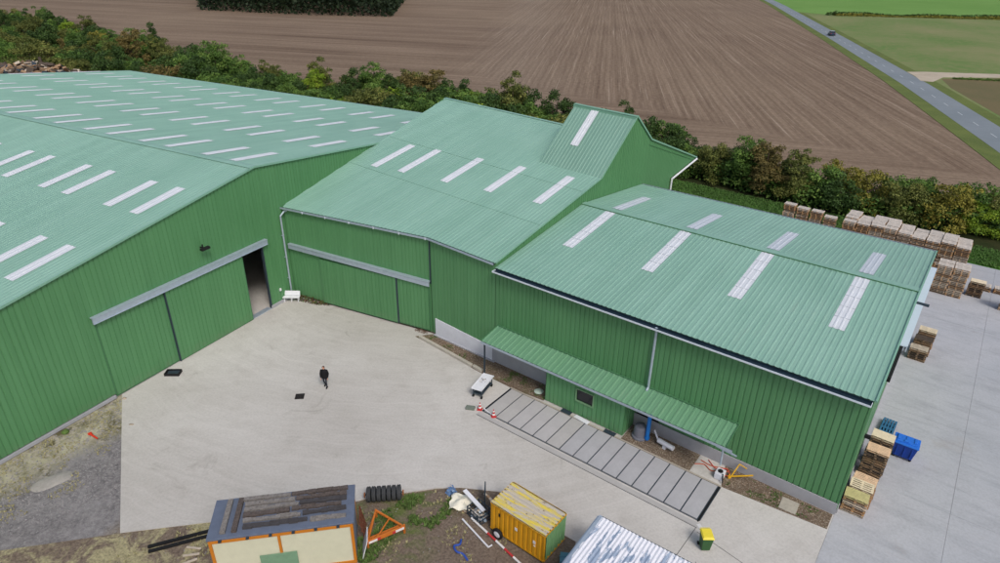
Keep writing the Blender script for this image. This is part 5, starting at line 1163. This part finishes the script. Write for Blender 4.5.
# undergrowth that fills the thicket floor
n = 110000; X = rng.uniform(-240, 76, n); fy = np.array([Ff(x) for x in X]); by = np.array([max(Bf(x), Ff(x)+2) for x in X]); Y = fy-1.2+(by-fy+2)*rng.random(n)
Z = rng.uniform(.1, 2.6, n); P = np.stack([X, Y, Z], 1); Nn = rng.normal(size=(n, 3))*.6+np.array([0, -.2, 1]); Nn /= np.linalg.norm(Nn, axis=1)[:, None]
me = leaf_quads('undergrowth', P, Nn, rng.uniform(.3, .6, n), rng.random(n), LF['mid'])
o = bpy.data.objects.new('undergrowth', me); col.objects.link(o); tag(o, 'dark brambles and undergrowth filling the thicket', 'undergrowth', kind='stuff')
# far wood in the field, top left
def inside(x, y, poly):
    ins = np.zeros(len(x), bool); j = len(poly)-1
    for i in range(len(poly)):
        (xi, yi), (xj, yj) = poly[i], poly[j]; c_ = ((yi > y) != (yj > y)) & (x < (xj-xi)*(y-yi)/(yj-yi+1e-12)+xi); ins ^= c_; j = i
    return ins
wood = [(-243, 189), (-185, 202), (-151, 217), (-171, 250), (-208, 308), (-290, 350), (-372, 297)]
n = 90000; X = rng.uniform(-372, -150, n); Y = rng.uniform(188, 350, n); k = inside(X, Y, wood); X, Y = X[k], Y[k]
top_ = 11+2.2*np.sin(X*.21)*np.cos(Y*.17)+1.2*np.sin(X*.6+Y*.5); Z = top_*(1-rng.random(len(X))**3)
e = np.array([min(abs((b[0]-a[0])*(a[1]-y)-(a[0]-x)*(b[1]-a[1]))/math.hypot(b[0]-a[0], b[1]-a[1]) for a, b in ((wood[0], wood[1]), (wood[1], wood[2]), (wood[2], wood[3]), (wood[3], wood[4]))) for x, y in zip(X, Y)])
Z = np.where(e < 5, rng.random(len(X))*top_, Z)
Nn = rng.normal(size=(len(X), 3)); Nn[:, 2] += .4; Nn /= np.linalg.norm(Nn, axis=1)[:, None]
me = leaf_quads('wood', np.stack([X, Y, Z], 1), Nn, rng.uniform(1.0, 2.4, len(X)), rng.random(len(X))*.35, mat_leaf('wood_leaves', (34, 48, 30), (46, 62, 36), (60, 80, 42)))
o = bpy.data.objects.new('far_wood', me); col.objects.link(o); tag(o, 'dark block of woodland in the ploughed field at the top left', 'wood', kind='stuff')
# grassy hedge line across the meadow and scrub beside the track
def strip_leaves(name, a, b, wd, h, n, kind, label, cat, size=.6):
    a, b = np.array(a, float), np.array(b, float); t_ = rng.random(n); d = (b-a)/np.linalg.norm(b-a); nn = np.array([-d[1], d[0]])
    P2 = a+(b-a)*t_[:, None]+nn*(rng.normal(size=n)*wd*.4)[:, None]; Z = rng.random(n)*h*(1+.5*np.sin(t_*60)*np.sin(t_*23))
    P = np.column_stack([P2, Z]); Nn = rng.normal(size=(n, 3)); Nn /= np.linalg.norm(Nn, axis=1)[:, None]
    me = leaf_quads(name, P, Nn, rng.uniform(.6, 1.3, n)*size, rng.random(n), LF[kind] if isinstance(kind, str) else kind)
    o = bpy.data.objects.new(name, me); col.objects.link(o); return tag(o, label, cat, kind='stuff')
strip_leaves('field_hedge', (20, 372), (420, 541), 1.5, 1.3, 14000, 'dark', 'thin dark hedge line across the meadow at the top right', 'hedge', .8)
strip_leaves('tall_grass_strip', (22, 367), (420, 535), 2.0, 1.0, 14000, 'yellow', 'straw coloured grass strip in front of the field hedge', 'tall grass', .7)
for k, (x, y, s) in enumerate(((22.5, 366, .62), (19.5, 366.5, .45), (26, 370, .4), (31, 371, .35))):
    plant(x, y, 'dark', False, s, ['dark bush at the left end of the field hedge', 'small bush left of the hedge end bush', 'small bush right of the hedge end bush', 'tiny bush on the field hedge'][k], 'bushes on the field hedge')
strip_leaves('scrub', (74, 174.5), (92, 180), 1.3, 1.2, 2600, 'dark', 'dark scrub along the dirt track at the right edge', 'scrub', .45)
strip_leaves('track_grass', (62, 171), (74, 175), .8, .35, 900, 'mid', 'low grass beside the dirt track', 'grass', .35)
# lawn blades on the strip by the hedge
poly = [(-14, 44.8), (60, 44.8), (60, 50), (-14, 50.5)]
scatter_mesh('lawn_blades', [poly], 22000, 'tuft', plain('lawn_green', (78, 112, 52), .8, var=.3, scale=.5), smin=.12, smax=.32, z=-.02, label='mown grass blades between the yard and the hedge')
